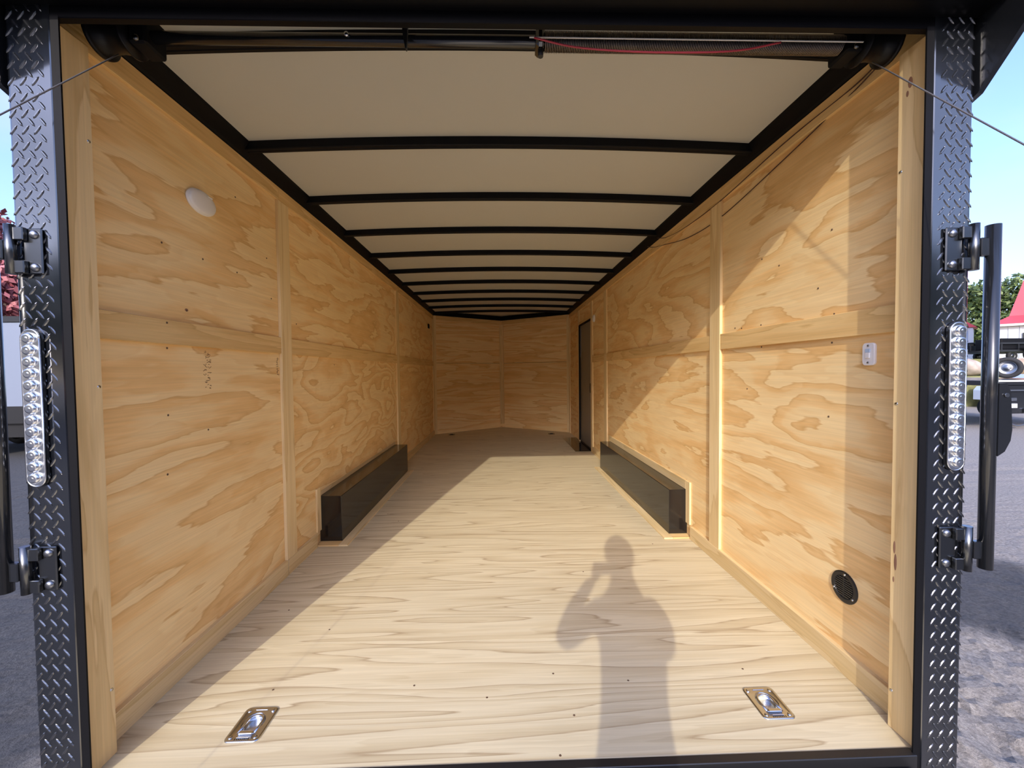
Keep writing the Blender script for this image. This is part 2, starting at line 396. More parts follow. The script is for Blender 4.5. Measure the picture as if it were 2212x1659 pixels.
def bow_mesh():
    bm = bmesh.new(); n = 20; sec = [(-.020, .040), (-.020, .003), (-.016, 0), (-.004, 0), (-.002, .0025), (.002, .0025), (.004, 0), (.016, 0), (.020, .003), (.020, .040)]
    rings = []
    for i in range(n + 1):
        x = -1.235 + 2.47 * i / n
        rings.append([bm.verts.new((x, a, crown(x) + b)) for a, b in sec])
    for A, B in zip(rings, rings[1:]):
        for k in range(len(sec)):
            bm.faces.new((A[k], A[(k + 1) % len(sec)], B[(k + 1) % len(sec)], B[k]))
    bm.faces.new(rings[0]); bm.faces.new(rings[-1][::-1])
    return bm_mesh(bm, 'roof_bow')
bowm = bow_mesh()
for y in BOWS:
    if y < YC + .05: link('roof_bow', bowm, 'bow', (0, y, 2.1845), ce)
yb = BOWS[10]
for s in (-1, 1):
    c = Vector((0, 0, 0)); bm = bmesh.new()
    prof = [(1.253, 2.161), (1.229, 2.161), (1.222, 2.170), (1.208, 2.195), (1.196, 2.215), (1.190, 2.236), (1.253, 2.236)]
    A = [bm.verts.new((s * x, 1.152, z)) for x, z in prof]; B = [bm.verts.new((s * x, YC + .02, z)) for x, z in prof]
    k = len(prof)
    for i in range(k): bm.faces.new((A[i], A[(i + 1) % k], B[(i + 1) % k], B[i]))
    bm.faces.new(A); bm.faces.new(B[::-1])
    link('roof_rail', bm_mesh(bm, 'roof_rail', center=(s * 1.2, 4.3, 2.2)), 'bow', (s * 1.2, 4.3, 2.2), ce)
box('roof_skin', -1.312, 1.312, 1.151, YA + .15, 2.262, 2.30, 'black_satin', ce)

# ------------------------------------------------------------------ rear frame
def stadium(cx, cz, hw_, hh, n=10):
    r = hw_; pts = []
    for i in range(n + 1):
        a = PI * i / n; pts.append((cx + r * math.cos(a), cz + (hh - r) + r * math.sin(a)))
    for i in range(n + 1):
        a = PI + PI * i / n; pts.append((cx + r * math.cos(a), cz - (hh - r) + r * math.sin(a)))
    return pts
def lug_field(s, x0, x1, z0, z1):
    bm = bmesh.new(); px, pz = 0.0305, 0.0420
    prof = [(-.0150, .0004), (-.0095, .0032), (0, .0040), (.0095, .0032), (.0150, .0004)]
    def lug(cx, cz, a):
        ca, sa = math.cos(a), math.sin(a); rows = []
        for t, wd in prof:
            row = []
            for q, h in ((-1, 0), (-.45, .0020), (.45, .0020), (1, 0)):
                u, v = t, q * wd
                row.append(bm.verts.new((cx + u * ca - v * sa, YF - (h if abs(t) < .012 else h * .35) - .0002, cz + u * sa + v * ca)))
            rows.append(row)
        for A, B in zip(rows, rows[1:]):
            for k in range(3): bm.faces.new((A[k], A[k + 1], B[k + 1], B[k]))
    nz = int((z1 - z0) / pz) + 1
    for j in range(nz):
        for i in range(-1, 6):
            for off, a in ((0, math.radians(52)), (.5, math.radians(-52))):
                cx, cz = x0 + .0105 + (i + off) * px, z0 + (j + off) * pz
                if x0 + .009 < cx < x1 - .006 and z0 + .02 < cz < z1 - .02: lug(cx, cz, a)
    return bm
POSTS = {}
for s in (-1, 1):
    side = 'left' if s < 0 else 'right'
    X = lambda a, b: (min(s * a, s * b), max(s * a, s * b))
    post = empty('trim_%d' % (1 if s < 0 else 2), (s * 1.26, YF, GZ + .3), 'black tread plate %s door post with pine jamb' % side, 'door post', kind='structure')
    POSTS[s] = post
    box('post_tube', *X(1.2465, 1.306), YF + .0035, YF + .075, -0.33, 2.30, 'black', post)
    # tread plate wraps the outer corner
    bm = bmesh.new()
    prof = [(1.211, YF + .003), (1.211, YF), (1.299, YF)] + [(1.299 + .011 * math.sin(a), YF + .011 - .011 * math.cos(a)) for a in (0.4, 0.8, 1.2, 1.57)] + [(1.310, YF + .09), (1.3065, YF + .09), (1.3065, YF + .003)]
    A = [bm.verts.new((s * x, y, -0.33)) for x, y in prof]; B = [bm.verts.new((s * x, y, 2.16)) for x, y in prof]
    for i in range(len(prof)): bm.faces.new((A[i], A[(i + 1) % len(prof)], B[(i + 1) % len(prof)], B[i]))
    bm.faces.new(A); bm.faces.new(B[::-1])
    pl = link('tread_plate', bm_mesh(bm, 'tread_plate', center=(s * 1.26, YF, .9)), 'plate', (s * 1.26, YF, .9), post)
    x0, x1 = X(1.211, 1.306)
    lb = lug_field(s, x0, x1, -0.32, 2.15)
    lo = link('raised_lugs', bm_mesh(lb, 'raised_lugs', center=(s * 1.26, YF, .9)), 'lug', (s * 1.26, YF, .9), pl)
    lo['kind'] = 'stuff'
    box('edge_strip', *X(1.191, 1.2105), YF - .003, YF + .0028, -0.33, 2.12, 'plate', post, bev=.002)
    box('seal_strip', *X(1.1695, 1.1905), YF - .001, YF + .0035, -0.06, 2.075, 'black_matte', post)
    box('jamb_board', *X(1.189, HW), YF + .0045, 1.226, 0.0, 2.0695, 'jamb', post, bev=.002)
    for z in (0.15, 1.05, 1.75): turned('screw', [(0, -.0010), (.0045, -.0010), (.005, 0)], (s * (1.189), 1.215, z + (0.05 if s < 0 else -.03)), (s, 0, 0), 'zinc', post, n=10)

hd = empty('trim_3', (0, YF, 2.07), 'black gloss header with flared rear spoiler over the opening', 'door header', kind='structure')
box('header_beam', -1.2, 1.2, YF, 1.149, 2.070, 2.258, 'spoil', hd, bev=.002)
# spoiler: underside rises toward the rear, cheeks drop down over the posts
bm = bmesh.new()
def spoil(y, z): return [bm.verts.new((x, y, z)) for x in (-1.335, 1.335)]
prof = [(YF - .001, 2.10), (1.02, 2.115), (0.86, 2.20), (0.80, 2.245), (0.79, 2.27), (0.82, 2.30), (1.00, 2.325), (YF - .001, 2.325)]
R_ = [spoil(y, z) for y, z in prof]
for i in range(len(prof)):
    a, b = R_[i], R_[(i + 1) % len(prof)]; bm.faces.new((a[0], a[1], b[1], b[0]))
bm.faces.new([r[0] for r in R_]); bm.faces.new([r[1] for r in R_][::-1])
link('spoiler', bm_mesh(bm, 'spoiler', center=(0, 1, 2.2)), 'spoil', (0, 1, 2.2), hd)
for s in (-1, 1):
    pts = [(s * 1.3180, YF + .09, 1.86), (s * 1.3180, YF, 1.895), (s * 1.3180, 0.80, 2.262), (s * 1.3180, 0.80, 2.30), (s * 1.3180, YF + .09, 2.32)]
    poly_prism('spoiler_cheek', pts, (s * .016, 0, 0), 'black', hd)

sl = empty('trim_4', (0, 1.1, 0), 'black steel sill along the rear edge of the floor', 'sill', kind='structure')
box('sill_angle', -1.176, 1.176, 1.118, 1.1465, -0.06, 0.003, 'black_satin', sl, bev=.002)
box('sill_face', -1.31, 1.31, 1.128, 1.150, -0.34, -0.061, 'black', sl)
cyl('ramp_hinge', (-1.15, 1.095, -.034), (1.15, 1.095, -.034), .016, 'black_satin', sl, n=14)

# ramp door let down to the yard
rd = empty('ramp_door', (0, 0.1, -0.33), 'black steel ramp door let down from the sill to the yard', 'ramp')
rp0, rp1 = Vector((0, 1.075, -0.055)), Vector((0, -0.95, -0.605))
rdv = (rp1 - rp0).normalized(); rn = Vector((0, -rdv.z, rdv.y))
if rn.z < 0: rn = -rn
def slab(name, x0, x1, t0, t1, h0, h1, mat, par):
    pts = [rp0 + rdv * t + rn * h for t, h in ((t0, h0), (t1, h0), (t1, h1), (t0, h1))]
    return poly_prism(name, [(x0, p.y, p.z) for p in pts], (x1 - x0, 0, 0), mat, par)
RL = (rp1 - rp0).length
slab('ramp_board', -1.16, 1.16, .10, RL - .06, -.045, -.004, 'ply_floor', rd)
slab('ramp_frame', -1.2, -1.161, 0, RL, -.05, .0, 'black', rd)
slab('ramp_frame', 1.161, 1.2, 0, RL, -.05, .0, 'black', rd)
slab('ramp_flap', -1.16, 1.16, 0.0, .099, -.03, .0, 'plate', rd)
slab('ramp_flap', -1.16, 1.16, RL - .059, RL, -.045, .0, 'plate', rd)

# ------------------------------------------------------------------ strip lamps on the posts
def strip_lamp(s, label):
    cx, cz = s * 1.266, 1.047
    lamp = empty('strip_lamp', (cx, YF, cz - .21), label, 'lamp', 'clear strip lamps on the door posts')
    y0 = YF - .0025
    poly_prism('housing', [(x, y0, z) for x, z in stadium(cx, cz, .0265, .212)], (0, -.006, 0), 'gunmetal', lamp)
    poly_prism('reflector_tray', [(x, y0 - .0062, z) for x, z in stadium(cx, cz, .0215, .207)], (0, -.004, 0), 'chrome', lamp)
    bm = bmesh.new(); lathe(bm, [(.0150, .0), (.0150, .003), (.0125, .0085), (.0085, .0105), (.0045, .0085), (.003, .0095), (0, .0098)], (0, 0, 0), (0, -1, 0), 20)
    dm = bm_mesh(bm, 'reflector', True)
    n = 13
    for i in range(n):
        link('reflector', dm, 'chrome', (cx, y0 - .0103, cz - .186 + .372 * i / (n - 1)), lamp)
    # clear rim round the tray
    bm = bmesh.new(); pts = [Vector((x, y0 - .009, z)) for x, z in stadium(cx, cz, .0235, .209, 12)]
    pts.append(pts[0]); btube(bm, [p - Vector((cx, y0, cz)) for p in pts], .0024, 6)
    link('rim', bm_mesh(bm, 'rim', True), 'chrome', (cx, y0, cz), lamp)
    return lamp
strip_lamp(-1, 'clear strip lamp of round reflectors on the left door post')
strip_lamp(1, 'clear strip lamp of round reflectors on the right door post')

# ------------------------------------------------------------------ hinged lock bars
def lock_bar(s, label):
    bar = empty('lock_bar', (s * 1.341, 1.105, .55), label, 'lock bar', 'lock bars hinged to the door posts')
    bx, by = s * 1.343, 1.102
    cyl('tube', (bx, by, .560), (bx, by, 1.522), .0165, 'black', bar, n=20)
    for zc_ in (1.462, .613):
        plate_ = empty_part('hinge', (s * 1.25, YF - .003, zc_), bar)
        # leaf
        X = lambda a, b: (min(s * a, s * b), max(s * a, s * b))
        fin = 'gunmetal'
        box('leaf', *X(1.228, 1.275), YF - .009, YF - .0025, zc_ - .060, zc_ + .060, fin, plate_, bev=.0025)
        for dz in (-.043, .043):
            box('knuckle_strap', *X(1.262, 1.288), YF - .022, YF - .009, zc_ + dz - .017, zc_ + dz + .017, fin, plate_, bev=.002)
            turned('bolt', [(.0115, 0), (.0115, .002), (.0085, .006), (.004, .0075), (0, .008)], (s * 1.246, YF - .009, zc_ + dz), (0, -1, 0), 'steel', plate_, n=14)
        cyl('pin_barrel', (s * 1.297, YF - .018, zc_ - .062), (s * 1.297, YF - .018, zc_ + .066), .0115, fin, plate_, n=18)
        box('tongue', *X(1.306, 1.336), YF - .030, YF - .014, zc_ - .025, zc_ + .025, 'black', plate_, bev=.002)
    # handle housing
    X = lambda a, b: (min(s * a, s * b), max(s * a, s * b))
    pts = [(s * 1.352, by - .016, 1.085), (s * 1.374, by - .016, 1.085), (s * 1.386, by - .016, 1.06), (s * 1.392, by - .016, .955), (s * 1.388, by - .016, .925), (s * 1.372, by - .016, .895), (s * 1.352, by - .016, .882)]
    poly_prism('handle', pts, (0, .034, 0), 'black', bar)
    cyl('grip_rivet', (s * 1.371, by - .020, 1.052), (s * 1.371, by - .0165, 1.052), .006, 'steel', bar, n=10)
    return bar
def empty_part(name, loc, parent):
    o = bpy.data.objects.new(name, None); C.objects.link(o); o.empty_display_size = .05
    loc = Vector(loc); WLOC[o.name] = loc; o.parent = parent; o.location = loc - WLOC[parent.name]; return o
lock_bar(-1, 'black tubular lock bar hinged to the left door post')
lock_bar(1, 'black tubular lock bar hinged to the right door post')

# ------------------------------------------------------------------ ramp spring roller under the header
M['spool'] = plain('black_drum', (0.006, 0.006, 0.007), 0.35, ior=1.3)
sp = empty('ramp_spring', (0, 1.25, 2.13), 'black ramp spring shaft with coil spring and end drums under the header', 'spring')
SY, SZ = 1.25, 2.118
cyl('shaft', (-1.10, SY, SZ), (1.10, SY, SZ), .0165, 'black', sp, n=20)
bm = bmesh.new(); turns = 186; xs0, xs1 = 0.118, 1.075; hp = []
for i in range(turns * 9 + 1):
    a = 2 * PI * i / 9; hp.append(Vector((xs0 + (xs1 - xs0) * i / (turns * 9), .0255 * math.cos(a), .0255 * math.sin(a))))
btube(bm, hp, .0019, 4)
link('coil_spring', bm_mesh(bm, 'coil_spring', True), plain('spring_steel', (.22, .19, .17), .32, metal=.9), (0, SY, SZ), sp)
for s in (-1, 1):
    dr = turned('end_drum', [(0, -.001), (.058, -.001), (.058, .006), (.0535, .009), (.044, .010), (.040, .048), (.044, .085), (.056, .089), (.056, .095), (0, .096)], (s * 1.176, SY, SZ), (-s, 0, 0), 'spool', sp, n=36)
    box('drum_bracket', *(sorted((s * 1.025, s * 1.075))), SY - .030, SY + .05, SZ - .036, SZ + .06, 'black_matte', sp, bev=.006)
    for dz, dy in ((.02, -.036), (-.025, -.036)):
        turned('bracket_bolt', [(.009, 0), (.009, .005), (.004, .007), (0, .007)], (s * 1.05, SY + dy + .005, SZ + dz), (0, -1, 0), 'gunmetal', sp, n=8)
def hanger(x, drop, wd):
    pts = [(x - wd, SY - .030, SZ + .055), (x + wd * .8, SY - .030, SZ + .055), (x + wd * .55, SY - .032, SZ - .02), (x + wd * .35, SY - .032, SZ - drop), (x + wd * .1, SY - .032, SZ - drop), (x - wd * .35, SY - .032, SZ - .02)]
    return poly_prism('hanger_plate', pts, (0, .012, 0), 'black_satin', sp)
hanger(-.290, .047, .012)
cl_ = box('spring_clamp', .092, .118, SY - .030, SY + .03, SZ - .030, SZ + .03, 'gunmetal', sp, bev=.008)
cyl('clamp_bolt', (.106, SY - .012, SZ - .052), (.106, SY - .012, SZ - .028), .008, 'black_satin', sp, n=8)
turned('set_screw', [(.007, 0), (.007, .004), (0, .006)], (-.462, SY - .0165, SZ + .003), (0, -1, 0), 'zinc', sp, n=8)

for s in (-1, 1):
    a = Vector((s * 1.115, SY - .015, SZ - .060)); b = Vector((-1.225, -0.88, -0.53) if s < 0 else (1.19, -0.9, -0.56))
    o = tube('lift_cable', [a, a.lerp(b, .5) + Vector((0, 0, -.004)), b], .0018, 'cable', n=8)
    tag(o, 'taut grey lift cable running from the %s drum out past the post' % ('left' if s < 0 else 'right'), 'cable', 'ramp lift cables')
o = tube('red_wire', [(.083, 1.19, 2.083), (.2, 1.192, 2.060), (.36, 1.192, 2.049), (.54, 1.192, 2.048), (.68, 1.192, 2.056), (.80, 1.19, 2.078)], .0028, 'red_wire')
tag(o, 'red wire sagging under the header in front of the coil spring', 'wire')
o = tube('white_wire', [(.07, 1.195, 2.088), (.5, 1.195, 2.087), (1.05, 1.195, 2.086)], .0022, 'white_wire')
tag(o, 'thin white wire running straight along the header', 'wire')
o = tube('dark_wire', [(1.20, 1.28, 2.118), (1.229, 1.437, 2.120), (1.229, 1.787, 2.118), (1.230, 2.31, 2.083), (1.231, 2.75, 2.090), (1.231, 3.05, 2.125), (1.222, 3.2, 2.166)], .0026, 'brown_wire')
tag(o, 'upper of two thin dark wires drooping along the right wall top', 'wire', 'dark wires on the right wall')
o = tube('dark_wire', [(1.20, 1.275, 2.108), (1.232, 1.45, 2.102), (1.240, 1.786, 2.058), (1.240, 2.31, 1.998), (1.240, 2.72, 2.014), (1.232, 3.07, 2.078), (1.231, 3.3, 2.126), (1.222, 3.42, 2.166)], .0026, 'brown_wire')
tag(o, 'lower drooping dark wire crossing the right wall panels', 'wire', 'dark wires on the right wall')

# ------------------------------------------------------------------ wheel boxes
def wheel_box(s, label):
    X = lambda a, b: (min(s * a, s * b), max(s * a, s * b))
    wb = empty('wheel_box', (s * 1.18, 3.7, 0), label, 'wheel box', 'black wheel boxes')
    xi = 1.100 if s < 0 else 1.120; y0, y1, z1 = 2.735, 4.67, .312
    box('box_shell', *X(xi, HW - .0002), y0, y1, .0001, z1, 'boxblk', wb, bev=.0025)
    box('floor_trim', *X(xi - .062, xi - .001), y0 - .07, y1 + .03, .0002, .009, 'base', wb, bev=.001)
    box('floor_trim', *X(xi, HW - .002), y0 - .07, y0 - .001, .0002, .009, 'bat_x', wb, bev=.001)
    box('wall_trim', *X(HW - .012, HW - .0002), y0 - .058, y0 - .001, .0871 if s < 0 else .0871, z1 + .062, 'bat_z', wb, bev=.001)
    if s > 0: box('wall_trim', *X(HW - .012, HW - .0002), y0, y1 + .05, z1 + .001, z1 + .062, 'base', wb, bev=.001)
    else: box('wall_trim', *X(HW - .003, HW - .0002), y0, y1 + .03, z1 + .001, z1 + .03, 'base', wb)
    return wb
wheel_box(-1, 'long black metal wheel box in shade against the left wall')
wheel_box(1, 'long black glossy wheel box in sunlight against the right wall')

# ------------------------------------------------------------------ lashing rings in the floor
def lashing_ring(cx, cy, label, group):
    lr = empty('lashing_ring', (cx, cy, 0), label, 'tie-down ring', group)
    hx, hy = .0535, .066
    def rrect(hx_, hy_, r, z, k=5):
        pts = []
        for qx, qy, a0 in ((1, 1, 0), (-1, 1, PI / 2), (-1, -1, PI), (1, -1, 3 * PI / 2)):
            for i in range(k + 1):
                a = a0 + PI / 2 * i / k; pts.append(Vector((qx * (hx_ - r) + r * math.cos(a), qy * (hy_ - r) + r * math.sin(a), z)))
        return pts
    n = 24
    bm = bmesh.new()
    def ringpts(fn): return [bm.verts.new(p) for p in fn]
    def ell(rx, ry, z, oy=.006): 
        out = []
        for qx, qy, a0 in ((1, 1, 0), (-1, 1, PI / 2), (-1, -1, PI), (1, -1, 3 * PI / 2)):
            for i in range(6):
                a = a0 + PI / 2 * (i + .0) / 5; out.append(Vector((rx * math.cos(a), oy + ry * math.sin(a), z)))
        return out
    loops = [rrect(hx, hy, .016, .0002), rrect(hx, hy, .016, .0030), rrect(hx - .003, hy - .003, .014, .0046), rrect(hx - .008, hy - .008, .011, .0046), rrect(hx - .010, hy - .010, .010, .0034)]
    loops += [ell(.036, .040, .0034), ell(.033, .037, .0020), ell(.029, .033, -.0100), ell(.020, .024, -.0140), ell(.008, .010, -.0150)]
    rings = [ringpts(l) for l in loops]
    for A, B in zip(rings, rings[1:]):
        k = len(A)
        for i in range(k): 
            try: bm.faces.new((A[i], A[(i + 1) % k], B[(i + 1) % k], B[i]))
            except ValueError: pass
    bm.faces.new(rings[-1])
    bmesh.ops.remove_doubles(bm, verts=bm.verts, dist=1e-6)
    link('pan', bm_mesh(bm, 'pan', True), 'zinc', (cx, cy, 0), lr)
    # the D ring lying in the pan
    bm = bmesh.new(); pts = []
    for i in range(17):
        a = PI * i / 16; pts.append(Vector((.025 * math.cos(a), .012 + .024 * math.sin(a), .0)))
    pts = [Vector((.025, -.034, 0.001))] + pts + [Vector((-.025, -.034, .001)), ]
    btube(bm, pts, .0045, 8)
    btube(bm, [Vector((.025, -.034, .001)), Vector((-.025, -.034, .001))], .0045, 8)
    link('ring', bm_mesh(bm, 'ring', True), 'zinc', (cx, cy, 0), lr)
    box('ring_clip', cx - .022, cx + .022, cy - .041, cy - .027, .0036, .0072, 'zinc', lr, bev=.002)
    for qx in (-1, 1):
        for qy in (-1, 1):
            turned('bolt', [(.0065, 0), (.0065, .0014), (.004, .003), (0, .0034)], (cx + qx * .038, cy + qy * .050, .0036), (0, 0, 1), 'zinc', lr, n=12)
    for qy in (-.0515, .0535): box('embossed_bar', cx - .019, cx + .019, cy + qy - .0016, cy + qy + .0016, .0036, .0056, 'zinc', lr, bev=.0006)
    for i in range(8):
        x = cx - .020 + .0058 * i
        box('stamped_mark', x - .0014, x + .0014, cy - .0615, cy - .0550, .0047, .0052, 'gunmetal', lr)
    return lr
lashing_ring(*RING_L, 'zinc tie-down ring sunk in the floor near the left rear corner', 'rear tie-down rings')
lashing_ring(*RING_R, 'zinc tie-down ring sunk in the floor near the right rear corner', 'rear tie-down rings')
def far_ring(cx, cy, label):
    lr = empty('lashing_ring', (cx, cy, 0), label, 'tie-down ring', 'front tie-down rings')
    box('pan', cx - .055, cx + .055, cy - .06, cy + .06, .0002, .004, 'gunmetal', lr, bev=.0015)
    pts = [Vector((.026 * math.cos(PI * i / 10) , -.01 + .03 * math.sin(PI * i / 10), .006)) for i in range(11)]
    bm = bmesh.new(); btube(bm, pts + [pts[0]], .004, 6)
    link('ring', bm_mesh(bm, 'ring', True), 'black_satin', (cx, cy, .002), lr)
far_ring(-.92, 7.38, 'small dark tie-down ring on the floor at the far left corner')
far_ring(.88, 7.30, 'small dark tie-down ring on the floor at the far right corner')

# ------------------------------------------------------------------ fittings on the walls
pk = empty('dome_lamp', (-HW, 1.724, 1.836), 'oval white plastic dome lamp high on the near left wall', 'lamp')
q1 = turned('base_ring', [(0, 0), (.064, 0), (.066, .004), (.064, .010), (.058, .012)], (-HW, 1.724, 1.836), (1, 0, 0), 'white', pk, n=40)
q2 = turned('lens', [(.060, .011), (.0585, .016), (.054, .019), (.030, .021), (0, .0215)], (-HW, 1.724, 1.836), (1, 0, 0), 'white', pk, n=40)
for q in (q1, q2): q.scale = (1, 1.22, .74)
box('lens_notch', -HW + .0185, -HW + .0215, 1.742, 1.770, 1.866, 1.871, 'white', pk, bev=.001)
pk = empty('dome_lamp', (HW, 5.47, 1.835), 'small round white dome lamp beside the far side door', 'lamp')
turned('base_ring', [(0, 0), (.050, 0), (.050, .012), (.044, .014)], (HW, 5.47, 1.835), (-1, 0, 0), 'white', pk, n=24)
turned('lens', [(.044, .013), (.040, .022), (.02, .027), (0, .028)], (HW, 5.47, 1.835), (-1, 0, 0), 'white', pk, n=24)

vt = empty('round_vent', (HW, 1.456, .318), 'round black louvred vent low on the right wall', 'vent')
VY, VZ = 1.456, .318
bm = bmesh.new(); lathe(bm, [(.058, 0), (.058, .003), (.054, .005), (.042, .005), (.040, .0015), (0, .0015)], (0, 0, 0), (-1, 0, 0), 36)
link('flange', bm_mesh(bm, 'flange', False), 'black_satin', (HW, VY, VZ), vt)
for i in range(9):
    z = -.032 + .008 * i; hwid = math.sqrt(max(.0001, .0395 ** 2 - z * z))
    box('louvre', HW - .0048, HW - .0016, VY - hwid, VY + hwid, VZ + z - .0019, VZ + z + .0019, 'black', vt)
box('centre_rib', HW - .0052, HW - .0016, VY - .002, VY + .002, VZ - .038, VZ + .038, 'black_satin', vt)
for a in (95, 215, 335):
    turned('screw', [(.0045, 0), (.004, .002), (0, .0026)], (HW - .005, VY + .048 * math.cos(math.radians(a)), VZ + .048 * math.sin(math.radians(a))), (-1, 0, 0), 'zinc', vt, n=10)

sw = empty('light_switch', (HW, 1.366, 1.178), 'white rounded light switch plate by the right jamb', 'switch')
bm = bmesh.new(); pts = []
for qx, qy, a0 in ((1, 1, 0), (-1, 1, PI / 2), (-1, -1, PI), (1, -1, 3 * PI / 2)):
    for i in range(6):
        a = a0 + PI / 2 * i / 5; pts.append((qx * (.0235 - .012) + .012 * math.cos(a), qy * (.0385 - .012) + .012 * math.sin(a)))
for lo_, sc2 in (((0.0, 1.0), 0),): pass
A = [bm.verts.new((0, y, z)) for y, z in pts]; B = [bm.verts.new((-.006, y, z)) for y, z in pts]; D = [bm.verts.new((-.008, y * .92, z * .95)) for y, z in pts]
for P_, Q_ in ((A, B), (B, D)):
    for i in range(len(pts)): bm.faces.new((P_[i], P_[(i + 1) % len(pts)], Q_[(i + 1) % len(pts)], Q_[i]))
bm.faces.new(D); bm.faces.new(A[::-1])
link('plate', bm_mesh(bm, 'plate'), 'white', (HW, 1.366, 1.178), sw)
box('rocker', HW - .0125, HW - .0078, 1.366 - .009, 1.366 + .009, 1.178 - .014, 1.178 + .006, 'white', sw, bev=.002)
box('rocker_window', HW - .0118, HW - .0078, 1.366 - .009, 1.366 + .009, 1.178 + .0065, 1.178 + .018, 'bluewhite', sw, bev=.001)
for dz in (-.029, .029): turned('screw', [(.004, 0), (.0035, .0015), (0, .002)], (HW - .008, 1.366, 1.178 + dz), (-1, 0, 0), 'steel', sw, n=10)

hk = box('wall_latch', -HW + .0001, -HW + .014, 6.93, 7.05, 1.88, 1.955, 'black_matte', None, bev=.003)
tag(hk, 'small dark bracket near the top of the far left wall', 'bracket')

# side door
dr = empty('door_1', (HW, 6.06, 0.03), 'dark grey side door at the far end of the right wall', 'door', kind='structure')
box('door_leaf', HW - .0005, HW + .008, 5.665, 6.455, .03, 1.835, 'door', dr, bev=.002)
for (a, b, c_, d) in ((6.452, 6.4745, .03, 1.85), (5.646, 6.4515, 1.8355, 1.856)):
    box('gasket', HW - .022, HW + .006, a, b, c_, d, 'black_matte', dr)
box('door_latch', HW - .018, HW - .001, 5.672, 5.71, .82, .955, 'black_satin', dr, bev=.004)
box('hinge_strip', HW - .006, HW - .0007, 6.40, 6.43, 1.35, 1.80, 'steel', dr)
mt = box('step_well_plate', 1.012, HW - .001, 5.66, 6.84, .0002, .006, 'boxblk', None, bev=.001)
tag(mt, 'black step plate on the floor below the side door', 'step plate')

# lumber stamps printed on the plywood
def stamp(parent, x, y, z, n, dz, width, sd_):
    rnd = random.Random(sd_); bm = bmesh.new()
    for i in range(n):
        for k in range(3):
            y0 = rnd.uniform(-width / 2, width / 2); l = rnd.uniform(.006, .016); zz = -i * dz + rnd.uniform(-.004, .004); a = rnd.uniform(-.5, .5)
            t = .0011; d = Vector((0, math.cos(a) * l, math.sin(a) * l)); q = Vector((0, -math.sin(a) * t, math.cos(a) * t)); p = Vector((0, y0, zz))
            bm.faces.new([bm.verts.new(v) for v in (p - d / 2 - q, p + d / 2 - q, p + d / 2 + q, p - d / 2 + q)])
    link('lumber_stamp', bm_mesh(bm, 'lumber_stamp'), 'ink', (x, y, z), parent)
stamp(wall_left, -HW + .0003, 1.735, 1.225, 15, .0105, .040, 3)
stamp(wall_left, -HW + .0003, 2.268, 1.215, 9, .0105, .014, 5)

# nail heads and knots
M['nail'] = plain('dark_nail_head', (.10, .055, .03), .6); M['knot'] = plain('dark_knot', (.30, .15, .085), .7)
nb_ = bmesh.new(); lathe(nb_, [(.0042, 0), (.0034, .0012), (0, .0016)], (0, 0, 0), (1, 0, 0), 8); nailm = bm_mesh(nb_, 'nail_head')
for y, z in [(1.525, 1.612), (1.729, 1.608), (1.947, 1.606), (2.194, 1.74), (1.632, 1.383), (1.518, 1.322), (1.532, 1.231), (3.033, 1.195), (4.371, 1.189), (1.951, 1.954), (1.728, .903), (1.514, .769), (1.526, .985), (2.227, 1.535), (2.488, 1.43)]:
    link('nail_head', nailm, 'nail', (-HW + .0001 + (.0141 if 1.245 < z < 1.333 else 0), y, z), wall_left)
for y, z in [(1.536, 1.659), (1.83, 1.599), (1.952, 1.661), (1.955, 1.345), (1.52, 1.337), (2.063, 1.03), (1.529, 1.229), (1.95, 1.238), (1.54, .944), (1.60, 1.45), (2.175, 1.353), (2.115, 1.346)]:
    link('nail_head', nailm, 'nail', (HW - .0001 - (.0141 if 1.245 < z < 1.333 else 0), y, z), wall_right, PI)
nb_ = bmesh.new(); lathe(nb_, [(.0040, 0), (.0030, .0010), (0, .0014)], (0, 0, 0), (0, 0, 1), 8); screwm = bm_mesh(nb_, 'screw_head')
for x, y in [(-.793, 1.79), (-.942, 3.267), (-.815, 3.098), (-.084, 1.385), (.139, 1.162), (.877, 1.481), (.953, 2.595), (.429, 2.252), (.16, 1.487), (.205, 1.3), (-1.051, 1.949), (-.349, 1.45), (-.852, 1.451), (.429, 1.442)]:
    link('screw_head', screwm, 'nail', (x, y, .0001), fl)
for y, z, ry, rz_ in [(1.213, .575, .0035, .020), (1.209, .530, .0045, .026), (1.214, .474, .0025, .009), (1.190, 1.968, .007, .016), (1.198, 1.940, .004, .009)]:
    q = turned('knot', [(0, .0006), (.7, .0006), (1.0, 0)], (1.189, y, z), (-1, 0, 0), 'knot', POSTS[1], n=20); q.scale = (1, ry, rz_)
q = turned('knot', [(0, .0006), (.7, .0006), (1.0, 0)], (-HW, 1.632, 1.385), (1, 0, 0), 'knot', wall_left, n=16); q.scale = (1, .009, .006)

